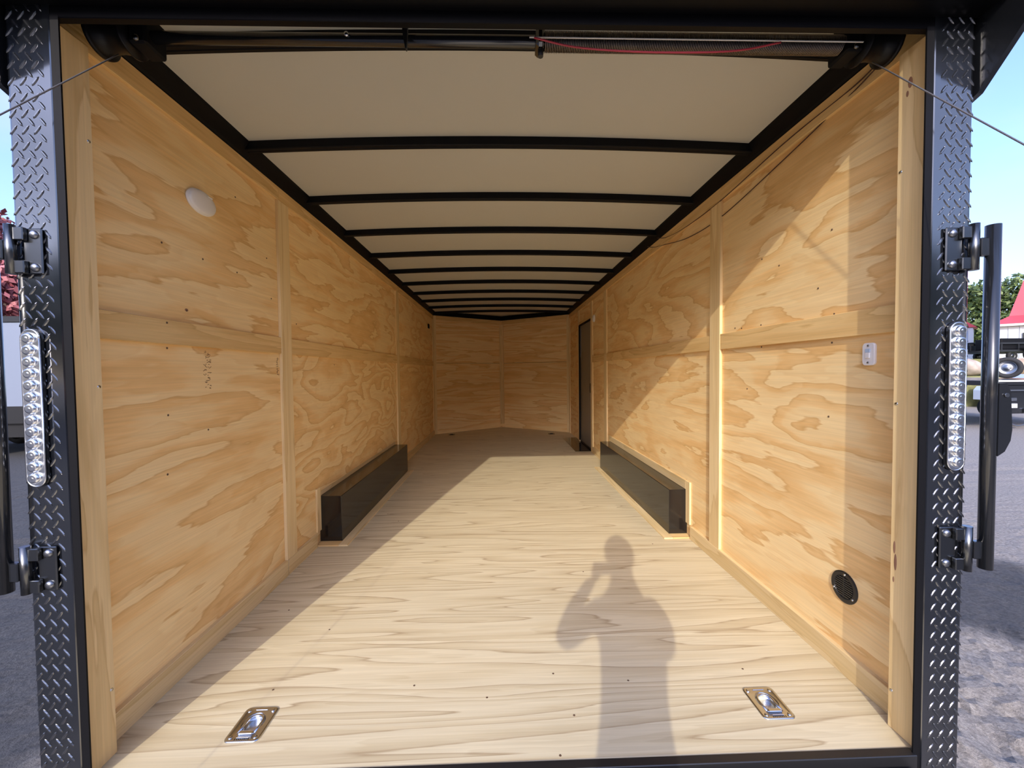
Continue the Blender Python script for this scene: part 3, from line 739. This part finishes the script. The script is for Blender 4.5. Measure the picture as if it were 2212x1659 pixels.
# ------------------------------------------------------------------ yard
def ground_material():
    m, t, b = new_mat('gravel_yard'); N, L = t.nodes, t.links
    tx = N.new('ShaderNodeTexCoord'); b.inputs['Roughness'].default_value = 0.85
    n1 = N.new('ShaderNodeTexNoise'); n1.inputs['Scale'].default_value = 38; n1.inputs['Detail'].default_value = 6; n1.inputs['Roughness'].default_value = .75
    n2 = N.new('ShaderNodeTexNoise'); n2.inputs['Scale'].default_value = 0.8; n2.inputs['Detail'].default_value = 4
    for n in (n1, n2): L.new(tx.outputs['Object'], n.inputs['Vector'])
    r1 = N.new('ShaderNodeValToRGB'); e = r1.color_ramp.elements
    e[0].position = .30; e[0].color = (.13, .112, .095, 1); e[1].position = .72; e[1].color = (.47, .42, .365, 1)
    L.new(n1.outputs['Fac'], r1.inputs[0])
    dark_ramp = N.new('ShaderNodeValToRGB'); w_ = dark_ramp.color_ramp.elements
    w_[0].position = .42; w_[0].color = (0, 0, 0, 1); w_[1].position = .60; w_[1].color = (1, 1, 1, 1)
    # darker area left of the trailer and a muddy patch on the right, both with ragged edges
    sepg = N.new('ShaderNodeSeparateXYZ'); L.new(tx.outputs['Object'], sepg.inputs[0])
    def math_(op, a, b_=None, v=0.0):
        q = N.new('ShaderNodeMath'); q.operation = op
        if hasattr(a, 'is_linked') or hasattr(a, 'links'): L.new(a, q.inputs[0])
        else: q.inputs[0].default_value = a
        if b_ is not None: L.new(b_, q.inputs[1])
        else: q.inputs[1].default_value = v
        return q.outputs[0]
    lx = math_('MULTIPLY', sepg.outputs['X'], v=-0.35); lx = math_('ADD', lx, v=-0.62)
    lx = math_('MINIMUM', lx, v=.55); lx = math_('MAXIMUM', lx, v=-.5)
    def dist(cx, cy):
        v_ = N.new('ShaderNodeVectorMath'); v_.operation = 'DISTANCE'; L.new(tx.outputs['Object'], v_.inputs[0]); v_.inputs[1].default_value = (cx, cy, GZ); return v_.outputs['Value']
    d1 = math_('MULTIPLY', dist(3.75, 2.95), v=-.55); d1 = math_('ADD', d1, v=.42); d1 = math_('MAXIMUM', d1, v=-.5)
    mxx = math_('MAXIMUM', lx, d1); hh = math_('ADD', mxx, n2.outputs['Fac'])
    L.new(hh, dark_ramp.inputs[0])
    mixn = N.new('ShaderNodeMix'); mixn.data_type = 'RGBA'; mixn.blend_type = 'MULTIPLY'; L.new(dark_ramp.outputs[0], mixn.inputs[0]); L.new(r1.outputs[0], mixn.inputs[6])
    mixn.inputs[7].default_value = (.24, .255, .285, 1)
    unseen_dark = math_('MULTIPLY', sepg.outputs['Y'], v=-1.2); unseen_dark = math_('ADD', unseen_dark, v=.9); unseen_dark = math_('ADD', unseen_dark, n2.outputs['Fac'])  # unseen yard either side of the ramp, darkened to blacken the plate reflections
    side = math_('ABSOLUTE', sepg.outputs['X']); side = math_('MULTIPLY', side, v=.8); side = math_('ADD', side, v=-1.4)
    unseen_dark = math_('MINIMUM', unseen_dark, side)
    ac_ = N.new('ShaderNodeClamp'); L.new(unseen_dark, ac_.inputs[0])
    mix2 = N.new('ShaderNodeMix'); mix2.data_type = 'RGBA'; L.new(ac_.outputs[0], mix2.inputs[0]); L.new(mixn.outputs[2], mix2.inputs[6])
    mix2.inputs[7].default_value = (.07, .07, .075, 1); L.new(mix2.outputs[2], b.inputs['Base Color'])
    bp = N.new('ShaderNodeBump'); bp.inputs['Strength'].default_value = .8; bp.inputs['Distance'].default_value = .02; L.new(n1.outputs['Fac'], bp.inputs['Height']); L.new(bp.outputs[0], b.inputs['Normal'])
    return m
def frange(a, b, d): 
    out = []; 
    while a < b: out.append(a); a += d
    return out
gx = [-250, -120, -60, -30, -18, -12] + frange(-8, -1.4, .09) + frange(-1.4, 1.4, .4) + frange(1.4, 5.5, .045) + [6, 7, 8.5, 10, 13, 18, 30, 60, 120, 250]
gy = [-250, -120, -60, -30, -15, -8, -4, -2, -1, 0, .6] + frange(1.0, 5.0, .05) + frange(5, 8, .15) + [9, 10.5, 12, 15, 20, 30, 60, 120, 250]
bm = bmesh.new(); gv = []
for y in gy:
    row = []
    for x in gx:
        z = GZ
        if 1.3 < abs(x) < 9 and .5 < y < 9:
            v = Vector((x, y, 0)); rough = .012 + .028 * max(0, mnoise.noise(v * .9 + Vector((3, 1, 0))))
            if x > 0 and y < 2.6: rough += .02
            z += rough * mnoise.fractal(v * 5.0, 0.7, 2.2, 4)
        row.append(bm.verts.new((x, y, z)))
    gv.append(row)
for A, B in zip(gv, gv[1:]):
    for i in range(len(gx) - 1): bm.faces.new((A[i], A[i + 1], B[i + 1], B[i]))
g = link('ground', bm_mesh(bm, 'ground'), ground_material()); tag(g, 'grey gravel yard with a muddy patch and darker ground around the trailer', 'ground', kind='structure')

# grassy terrace behind the boulder wall
M['grass'] = plain('dry_grass', (.20, .20, .075), .9, var=.4, vscale=3, bump=.6, bscale=30)
bm = bmesh.new(); P_ = [(19.0, 19.0), (140, 19.0), (200, 170), (19, 170)]
tops = [bm.verts.new((x, y, 1.50)) for x, y in P_]; bots = [bm.verts.new((x, y, GZ)) for x, y in P_]
bm.faces.new(tops)
bbox(bm, 19.0, 40.0, 17.4, 18.999, GZ, .70)
for i in range(4): bm.faces.new((tops[i], tops[(i + 1) % 4], bots[(i + 1) % 4], bots[i]))
te = link('ground_terrace', bm_mesh(bm, 'ground_terrace'), 'grass'); tag(te, 'grassy raised bank behind the boulder wall on the right', 'bank', kind='structure')
M['rock'] = plain('tan_boulder', (.46, .33, .23), .85, var=.35, vscale=2.2, bump=.7, bscale=12)
M['rock2'] = plain('grey_tan_boulder', (.40, .33, .27), .85, var=.3, vscale=2.5, bump=.7, bscale=12)
def boulder(x, y, z, sx, sy, sz, sd_, mat, label):
    bm = bmesh.new(); bmesh.ops.create_icosphere(bm, subdivisions=3, radius=1.0)
    for v in bm.verts:
        n_ = 1 + .28 * mnoise.noise(v.co * 1.1 + Vector((sd_ * 3.1, sd_, 0))) + .07 * mnoise.noise(v.co * 4 + Vector((sd_, 0, 0)))
        v.co = Vector((v.co.x * n_ * sx, v.co.y * n_ * sy, v.co.z * n_ * sz))
    o = link('boulder', bm_mesh(bm, 'boulder', True), mat, (x, y, z)); return tag(o, label, 'boulder', 'boulders of the retaining wall')
rnd = random.Random(11)
bl = ['tan boulder at the near end of the retaining wall', 'pale tan boulder second along the top of the wall', 'broad tan boulder third along the top of the wall', 'brown boulder fourth along the top of the wall', 'grey tan boulder at the far end of the wall top']
for i in range(5):
    boulder(21.6 + i * 1.22, 18.25, 1.10, .53, .5, .38 + .03 * (i % 2), i, 'rock' if i % 3 else 'rock2', bl[i])

# ---- black flat trailer parked on the right with plate, lamp and chain
M['tyre'] = plain('tyre_rubber', (.02, .02, .021), .8)
M['lamp_red'] = plain('red_lamp_lens', (.60, .06, .03), .3)
M['plate_white'] = plain('white_number_plate', (.75, .77, .82), .4)
def wheel(name, c, r, wd, axis, parent=None, label=None):
    o = empty(name, c, label, 'wheel') if parent is None else empty_part(name, c, parent)
    turned('tyre', [(r * .62, -wd / 2), (r * .92, -wd / 2), (r, -wd * .3), (r, wd * .3), (r * .92, wd / 2), (r * .62, wd / 2), (r * .62, -wd / 2)], c, axis, 'tyre', o, n=28)
    turned('rim', [(0, wd * .30), (r * .2, wd * .32), (r * .25, wd * .2), (r * .55, wd * .25), (r * .62, wd * .42), (r * .62, -wd * .42), (0, -wd * .4)], c, axis, 'steel', o, n=28)
    return o
ut = empty('flat_trailer', (15.3, 11.0, GZ), 'black flat trailer with white plate parked at the right edge', 'trailer')
box('rear_panel', 13.45, 17.2, 11.0, 11.08, -.20, .60, 'black', ut, bev=.01)
box('deck', 13.40, 17.2, 10.96, 16.0, .601, .74, 'black', ut, bev=.01)
box('deck_edge', 13.38, 17.2, 10.93, 10.959, .70, .745, 'white', ut)
box('cross_bar', 13.5, 17.2, 10.93, 10.999, .44, .475, 'steel', ut)
box('number_plate', 14.13, 14.40, 10.965, 10.999, -.035, .085, 'plate_white', ut, bev=.004)
box('badge', 14.18, 14.40, 10.975, 10.999, .16, .25, 'steel', ut, bev=.01)
box('tail_lamp', 13.82, 13.90, 10.95, 10.999, .16, .36, 'white', ut, bev=.01)
box('marker_lamp', 13.95, 14.06, 10.95, 10.999, .00, .10, 'lamp_red', ut, bev=.02)
tube('safety_chain', [(13.95, 10.94, -.22), (14.1, 10.94, -.42), (14.38, 10.94, -.53), (14.7, 10.94, -.44), (14.9, 10.94, -.22)], .018, 'steel', ut)
box('bumper', 14.6, 15.4, 10.90, 10.999, -.19, -.05, 'chrome', ut, bev=.02)
for x in (13.75, 16.8): wheel('wheel', (x, 13.5, GZ + .36), .36, .22, (1, 0, 0), ut)
wheel('spare_wheel', (16.30, 12.7, 1.085), .34, .2, (-.75, -.66, 0), None, 'spare wheel standing on the black flat trailer deck')
# pale blue car and silver car behind
def car(x, y, z, paint, label, rz=0.0):
    o = empty('car', (x, y, z), label, 'car')
    prof = [(-2.2, .35), (-2.2, .75), (-2.05, .92), (-1.0, 1.0), (-.35, 1.42), (.95, 1.44), (1.6, 1.02), (2.1, .95), (2.2, .7), (2.2, .35)]
    pts = [(x + a, y - .85, z + b) for a, b in prof]
    poly_prism('body', pts, (0, 1.7, 0), paint, o)
    gl = [(-.9, 1.02), (-.32, 1.37), (.9, 1.39), (1.42, 1.04)]
    poly_prism('side_window', [(x + a, y - .86, z + b) for a, b in gl], (0, .012, 0), 'black', o)
    for dx in (-1.35, 1.35):
        for dy in (-.78, .78): wheel('wheel', (x + dx, y + dy, z + .33), .33, .2, (0, -1 if dy < 0 else 1, 0), o)
    return o
M['car_blue'] = plain('pale_blue_car_paint', (.42, .50, .66), .25, coat=1.0)
M['car_silver'] = plain('silver_car_paint', (.55, .57, .60), .25, coat=1.0)
car(22.6, 16.2, GZ, 'car_blue', 'pale blue car parked behind the black flat trailer')
car(27.0, 25.6, 1.5, 'car_silver', 'silver car on the grassy bank beside stacked black trailers')
for i, (x, y, z, lb) in enumerate([(31.2, 24.2, 1.5, 'black utility trailer on the grassy bank, nearest in the row'), (34.0, 27.2, 1.5, 'black utility trailer on the grassy bank, behind another'), (35.6, 24.4, 1.5, 'black utility trailer at the right end of the bank row')]):
    o = empty('utility_trailer', (x, y, z), lb, 'trailer', 'black utility trailers on the bank')
    box('deck', x - 1.6, x + 1.6, y - .8, y + .8, z + .50, z + .62, 'black_satin', o)
    for s in (-1, 1): box('side_rail', x - 1.6, x + 1.6, y + s * .8 - .03, y + s * .8 + .03, z + .95, z + 1.05, 'black_satin', o)
    for k in range(4):
        for s in (-1, 1): box('stake', x - 1.55 + k * 1.03, x - 1.50 + k * 1.03, y + s * .8 - .025, y + s * .8 + .025, z + .62, z + .95, 'black_satin', o)
    box('load_box', x - 1.4, x + 1.4, y - .7, y + .7, z + .621, z + 1.30, 'black_matte', o, bev=.05)
    for s in (-1, 1):
        wheel('wheel', (x, y + s * .95, z + .33), .33, .18, (0, s, 0), o)
        box('fender', x - .45, x + .45, y + s * .95 - .12, y + s * .95 + .12, z + .68, z + .72, 'black_satin', o)

# ---- barn with red metal roof
M['red_roof'] = plain('red_metal_roof', (.62, .06, .08), .45, var=.08, vscale=.6)
M['siding'] = plain('white_siding', (.62, .62, .64), .7)
VA = math.radians(-51)
bn = empty('barn', (55.9, 45.0, 1.5), 'white sided barn with steep red metal roof on the right', 'building')
def bb(name, x0, x1, y0, y1, z0, z1, mat, par=bn):
    o_ = WLOC[par.name]; return box(name, o_.x + x0, o_.x + x1, o_.y + y0, o_.y + y1, o_.z + z0, o_.z + z1, mat, par)
bb('wall', 0.3, 20, 0.3, 12, 0, 4.3, 'siding')
for k in range(24): bb('siding_rib', .4 + k * .8, .46 + k * .8, .23, .299, 0, 4.2, 'siding')
bb('barn_door', 5.5, 8.5, .2, .229, 0, 3.6, 'siding'); bb('window', 2.2, 3.4, .18, .229, 2.0, 3.3, 'black')
def hip(name, r0, r1, mat, par):
    c = WLOC[par.name]; bm = bmesh.new()
    A = [bm.verts.new(Vector(p)) for p in r0]; B = [bm.verts.new(Vector(p)) for p in r1]
    for i in range(4): bm.faces.new((A[i], A[(i + 1) % 4], B[(i + 1) % 4], B[i]))
    bm.faces.new(A[::-1]); bm.faces.new(B)
    return link(name, bm_mesh(bm, name), mat, c, par)
rect = lambda x0, x1, y0, y1, z: [(x0, y0, z), (x1, y0, z), (x1, y1, z), (x0, y1, z)]
hip('skirt_roof', rect(-.2, 20.5, -.3, 12.5, 4.36), rect(1.25, 17.5, 1.2, 10, 5.28), 'red_roof', bn)
hip('steep_roof', rect(1.25, 17.5, 1.2, 10, 5.29), rect(3.9, 14.0, 3.5, 7.0, 16.0), 'red_roof', bn)
bb('fascia', -.2, 20.5, -.36, -.301, 4.10, 4.34, 'siding')
bn.rotation_euler.z = VA
sb = empty('shed', (68.6, 57.5, 1.5), 'small shed with low red roof left of the barn', 'building')
bb('wall', -6.0, 0, 0, 5, 0, 5.3, 'siding', sb)
poly_prism('roof', [(62.2, 57.3, 6.85), (69.0, 57.3, 6.85), (65.6, 57.3, 9.6)], (0, 5.4, 0), 'red_roof', sb)
sb.rotation_euler.z = VA

# ---- trees
M['bark'] = plain('tree_bark', (.10, .075, .055), .9, var=.3, vscale=6)
def leaf_mat(name, a, b_):
    m, t, bs = new_mat(name); N, L = t.nodes, t.links
    gi = N.new('ShaderNodeNewGeometry'); r = N.new('ShaderNodeValToRGB')
    r.color_ramp.elements[0].color = (*a, 1); r.color_ramp.elements[1].color = (*b_, 1)
    L.new(gi.outputs['Random Per Island'], r.inputs[0]); L.new(r.outputs[0], bs.inputs['Base Color']); bs.inputs['Roughness'].default_value = .6
    return m
M['leaf_green'] = leaf_mat('green_leaves', (.03, .06, .015), (.14, .19, .05))
M['leaf_dark'] = leaf_mat('dark_leaves', (.018, .035, .015), (.06, .085, .03))
M['leaf_red'] = leaf_mat('red_autumn_leaves', (.22, .05, .06), (.55, .20, .20))
def tree_meshes(h, rw, leaves, size, sd_):
    rnd = random.Random(sd_); bm = bmesh.new()
    pts = [Vector((0, 0, 0)), Vector((.05 * h * rnd.uniform(-1, 1), 0, h * .35)), Vector((.04 * h, .03 * h * rnd.uniform(-1, 1), h * .8))]
    bcyl(bm, pts[0], pts[1], h * .03, h * .022, 8); bcyl(bm, pts[1], pts[2], h * .022, h * .006, 8)
    blobs = []
    for i in range(14):
        a = rnd.uniform(0, 2 * PI); zz = rnd.uniform(.28, .95); rr = rw * (1 - abs(zz - .55) * 1.3) * rnd.uniform(.3, .9)
        q = Vector((rr * math.cos(a), rr * math.sin(a), h * zz)); blobs.append((q, rw * rnd.uniform(.28, .48)))
        bcyl(bm, Vector((0, 0, h * (zz * .6))), q, h * .009, h * .003, 5)
    tm = bm_mesh(bm, 'trunk'); bm = bmesh.new()
    for i in range(leaves):
        q, r = rnd.choice(blobs); d = Vector((rnd.gauss(0, 1), rnd.gauss(0, 1), rnd.gauss(0, 1))).normalized() * r * rnd.uniform(.35, 1.0) ** .5
        p = q + d; n_ = (d + Vector((rnd.gauss(0, .5), rnd.gauss(0, .5), rnd.gauss(0, .5))) * r).normalized(); a = n_.orthogonal().normalized(); b_ = n_.cross(a)
        s_ = size * rnd.uniform(.6, 1.3); th = rnd.uniform(0, PI); a, b_ = a * math.cos(th) + b_ * math.sin(th), b_ * math.cos(th) - a * math.sin(th)
        bm.faces.new([bm.verts.new(v) for v in (p - a * s_, p + b_ * s_ * .55, p + a * s_, p - b_ * s_ * .55)])
    me = bpy.data.meshes.new('foliage'); bm.to_mesh(me); bm.free()
    return tm, me
def tree(name, loc, meshes, leaf, label, group=None, rotz=0.0, scale=1.0):
    o = empty(name, loc, label, 'tree', group)
    t_ = link('trunk', meshes[0], 'bark', loc, o, rotz); f_ = link('foliage', meshes[1], leaf, loc, o, rotz)
    f_['kind'] = 'stuff'
    for q in (t_, f_): q.scale = (scale,) * 3
    return o
T1 = tree_meshes(8.4, 2.7, 9000, .13, 1); T2 = tree_meshes(16, 9, 9000, .42, 2); T3 = tree_meshes(8.5, 5.2, 5200, .34, 3)
tree('red_tree', (-17.0, 14.6, GZ), T1, 'leaf_red', 'red leaved autumn tree beyond the left door post')
T1b = tree_meshes(7.0, 3.2, 6000, .13, 9)
tree('green_bush', (-24.0, 20.4, GZ), T1b, 'leaf_green', 'green bushy tree behind the grey trailer on the left')
tree('broadleaf_tree', (101, 80, 0.5), T2, 'leaf_green', 'tall green tree behind the red roofed barn')
tree('broadleaf_tree', (88, 98, 0.5), (T2[0], T2[1].copy()), 'leaf_dark', 'darker tall tree at the left of the barn')
tree('broadleaf_tree', (124, 74, 0.5), (T2[0], T2[1].copy()), 'leaf_dark', 'dark tall tree showing right of the barn roof edge', rotz=1.0)
k = 0
for i in range(11):
    a = math.radians(-165 + i * 15.0); d = 27 + 11 * (i % 2)
    x, y = d * math.cos(a), d * math.sin(a)
    tree('hedge_tree', (x, y, GZ), T3, 'leaf_dark', 'dark tree standing across the yard behind the photographer', 'trees behind the photographer', rotz=i * 1.3, scale=(.9 + .04 * (i % 4)) * (1.3 if i % 2 else .95))

# ---- pale cargo trailer on the left
M['pale_trailer'] = plain('pale_blue_grey_panel', (.19, .22, .28), .4)
nb = empty('cargo_trailer', (-11.6, 10.2, GZ), 'pale blue grey cargo trailer parked beyond the left door post', 'trailer')
box('body', -14.5, -9.6, 9.0, 11.2, .13, 2.30, 'pale_trailer', nb, bev=.02)
box('roof_edge', -14.52, -9.58, 8.98, 11.22, 2.30, 2.42, 'black_satin', nb)
box('chassis', -14.4, -9.7, 9.1, 11.1, -.18, .129, 'black_satin', nb)
box('stone_guard', -14.51, -9.59, 8.985, 8.9995, .13, .50, 'black_satin', nb)
for x in (-12.8, -11.9):
    for y in (8.95, 11.15): wheel('wheel', (x, y, GZ + .34), .34, .2, (0, -1 if y < 10 else 1, 0), nb)

# ------------------------------------------------------------------ photographer on the ramp (casts the shadow on the floor)
def photographer():
    bx, by = 0.050, -0.29
    def ramp_z(y): return rp0.z + (y - rp0.y) * (rp1.z - rp0.z) / (rp1.y - rp0.y) + .008
    zf = ramp_z(by)
    H = 1.425 - zf                                 # standing height
    z = lambda f: zf + H * f
    verts, edges, rad = [], [], []
    def v(p, r): verts.append(Vector(p)); rad.append(r); return len(verts) - 1
    def chain(first, items):
        prev = first; idx = []
        for p, r in items:
            i = v(p, r); edges.append((prev, i)); prev = i; idx.append(i)
        return idx
    pelvis = v((bx - .03, by, z(.53)), (.150, .110))
    spine = chain(pelvis, [((bx - .025, by, z(.60)), (.150, .110)), ((bx - .012, by, z(.69)), (.155, .115)), ((bx, by - .005, z(.775)), (.150, .112)), ((bx, by, z(.825)), (.095, .080))])
    neck = chain(spine[-1], [((bx, by + .005, z(.86)), (.066, .064)), ((bx, by + .02, z(.905)), (.066, .076)), ((bx, by + .022, z(.945)), (.074, .092)), ((bx, by + .018, z(.978)), (.058, .072))])
    for s in (-1, 1):
        lx = bx - .03 + s * .085; fx = bx - .03 + s * .10
        chain(pelvis, [((lx, by, z(.485)), .092), ((lx, by + .01, z(.39)), .078), ((fx, by + .018, z(.285)), .060), ((fx, by + .005, z(.20)), .058), ((fx, by - .015, z(.06)), .040), ((fx, by - .01, z(.035)), .042), ((fx + s * .012, by + .075, ramp_z(by + .075) + .040), .040), ((fx + s * .02, by + .145, ramp_z(by + .145) + .030), .030)])
    # arms: left elbow hangs out low, both hands meet at the phone in front of the face
    la = chain(spine[2], [((bx - .150, by - .005, z(.795)), .060), ((bx - .195, by + .03, z(.765)), .052), ((bx - .235, by + .13, z(.715)), .046), ((bx - .245, by + .18, z(.700)), .042), ((bx - .205, by + .215, z(.745)), .036), ((bx - .128, by + .238, z(.795)), .028), ((bx - .112, by + .240, z(.808)), .029)])
    ra = chain(spine[2], [((bx + .130, by - .005, z(.795)), .060), ((bx + .155, by + .03, z(.760)), .052), ((bx + .160, by + .10, z(.700)), .046), ((bx + .150, by + .15, z(.685)), .042), ((bx + .10, by + .205, z(.745)), .036), ((bx + .070, by + .235, z(.795)), .028), ((bx + .064, by + .238, z(.808)), .029)])
    me = bpy.data.meshes.new('person'); me.from_pydata([tuple(p - Vector((bx, by, zf))) for p in verts], edges, [])
    o = bpy.data.objects.new('person', me); C.objects.link(o)
    o.modifiers.new('Skin', 'SKIN'); sv = me.skin_vertices[0].data
    for i, r in enumerate(rad):
        sv[i].radius = r if isinstance(r, tuple) else (r, r); sv[i].use_root = (i == 0)
    sub = o.modifiers.new('Sub', 'SUBSURF'); sub.levels = 2; sub.render_levels = 2
    bpy.context.view_layer.update(); dg = bpy.context.evaluated_depsgraph_get()
    m2 = bpy.data.meshes.new_from_object(o.evaluated_get(dg)); m2.name = 'person_body'
    bpy.data.objects.remove(o)
    for p in m2.polygons: p.use_smooth = True
    # fingers and face added to the same mesh
    bm = bmesh.new(); bm.from_mesh(m2)
    def ball(c, rx, ry, rz_, sub_=2):
        q = bmesh.ops.create_icosphere(bm, subdivisions=sub_, radius=1.0)['verts']
        for a in q: a.co = Vector((a.co.x * rx, a.co.y * ry, a.co.z * rz_)) + Vector(c)
    Z = lambda f: H * f
    ball((0, .022, Z(.942)), .078, .098, .118, 3)                       # skull and face
    ball((0, .118, Z(.932)), .011, .018, .020); ball((0, .105, Z(.905)), .024, .012, .007)
    for s in (-1, 1):
        ball((s * .030, .103, Z(.945)), .012, .009, .008); ball((s * .079, .015, Z(.938)), .010, .018, .030)
    hand_l, hand_r = Vector((-.112, .240, Z(.808))), Vector((.064, .238, Z(.808)))
    for hp_, s in ((hand_l, 1), (hand_r, -1)):
        for k in range(4):                                              # four fingers of different length wrap the phone's far edge
            L_ = (.052, .060, .056, .044)[k]; z0 = .030 - .019 * k
            a = hp_ + Vector((s * .004, -.006, z0 + .012)); b_ = a + Vector((s * .006, .024, .004)); c_ = b_ + Vector((s * L_ * .42, .010, .003)); d_ = c_ + Vector((s * L_ * .30, -.004, .001))
            if s < 0 or True: btube(bm, spline([a, b_, c_, d_], 3), .0078, 8)
        t0 = hp_ + Vector((s * .006, -.014, .0)); btube(bm, spline([t0, t0 + Vector((s * .020, -.010, .020)), t0 + Vector((s * .036, -.008, .042))], 3), .0090, 8)
    me = bpy.data.meshes.new('person'); bm.to_mesh(me); bm.free()
    for n_, col, rg in (('skin', (.52, .32, .23), .5), ('navy_jacket', (.035, .045, .075), .8), ('blue_jeans', (.06, .08, .14), .85), ('brown_boots', (.08, .045, .025), .6)):
        me.materials.append(plain(n_, col, rg, var=.1, vscale=20))
    for p in me.polygons:
        p.use_smooth = True; c_ = p.center; f = c_.z / H
        near_hand = min((c_ - hand_l).length, (c_ - hand_r).length)
        if f > .845 and abs(c_.x) < .12 and c_.y < .16: p.material_index = 0
        elif near_hand < .085 and c_.y > .195: p.material_index = 0
        elif f > .50 or abs(c_.x) > .20: p.material_index = 1
        elif f > .055: p.material_index = 2
        else: p.material_index = 3
    o = link('person', me, None, (bx, by, zf))
    tag(o, 'person in navy jacket standing on the ramp holding up a phone', 'person')
    bm = bmesh.new(); bmesh.ops.create_icosphere(bm, subdivisions=3, radius=1.0)
    bmesh.ops.delete(bm, geom=[q for q in bm.verts if q.co.z < -.15 and q.co.y > -.1 or (q.co.y > .55 and q.co.z < .45) or q.co.z < -.6], context='VERTS')
    for q in bm.verts: q.co = Vector((q.co.x * .088, q.co.y * .108, q.co.z * .118)) * (1 + .05 * mnoise.noise(q.co * 6)) + Vector((0, 0, 0))
    h = link('hair', bm_mesh(bm, 'hair', True), plain('brown_hair', (.05, .03, .018), .6), (bx, by + .012, zf + Z(.952)), o)
    ph = empty('phone', (CAM.x, -.02, CAM.z - .09), 'black phone held up in both hands by the photographer', 'phone')
    box('phone_body', CAM.x - .028, CAM.x + .122, -.026, -.014, CAM.z - .052, CAM.z + .020, 'black', ph, bev=.003)
    box('screen', CAM.x - .025, CAM.x + .119, -.0268, -.0261, CAM.z - .049, CAM.z + .017, 'black', ph)
    turned('lens_ring', [(.007, 0), (.007, .002), (.0055, .002), (.0055, 0)], (CAM.x, -.0139, CAM.z), (0, 1, 0), 'gunmetal', ph, n=16)
photographer()
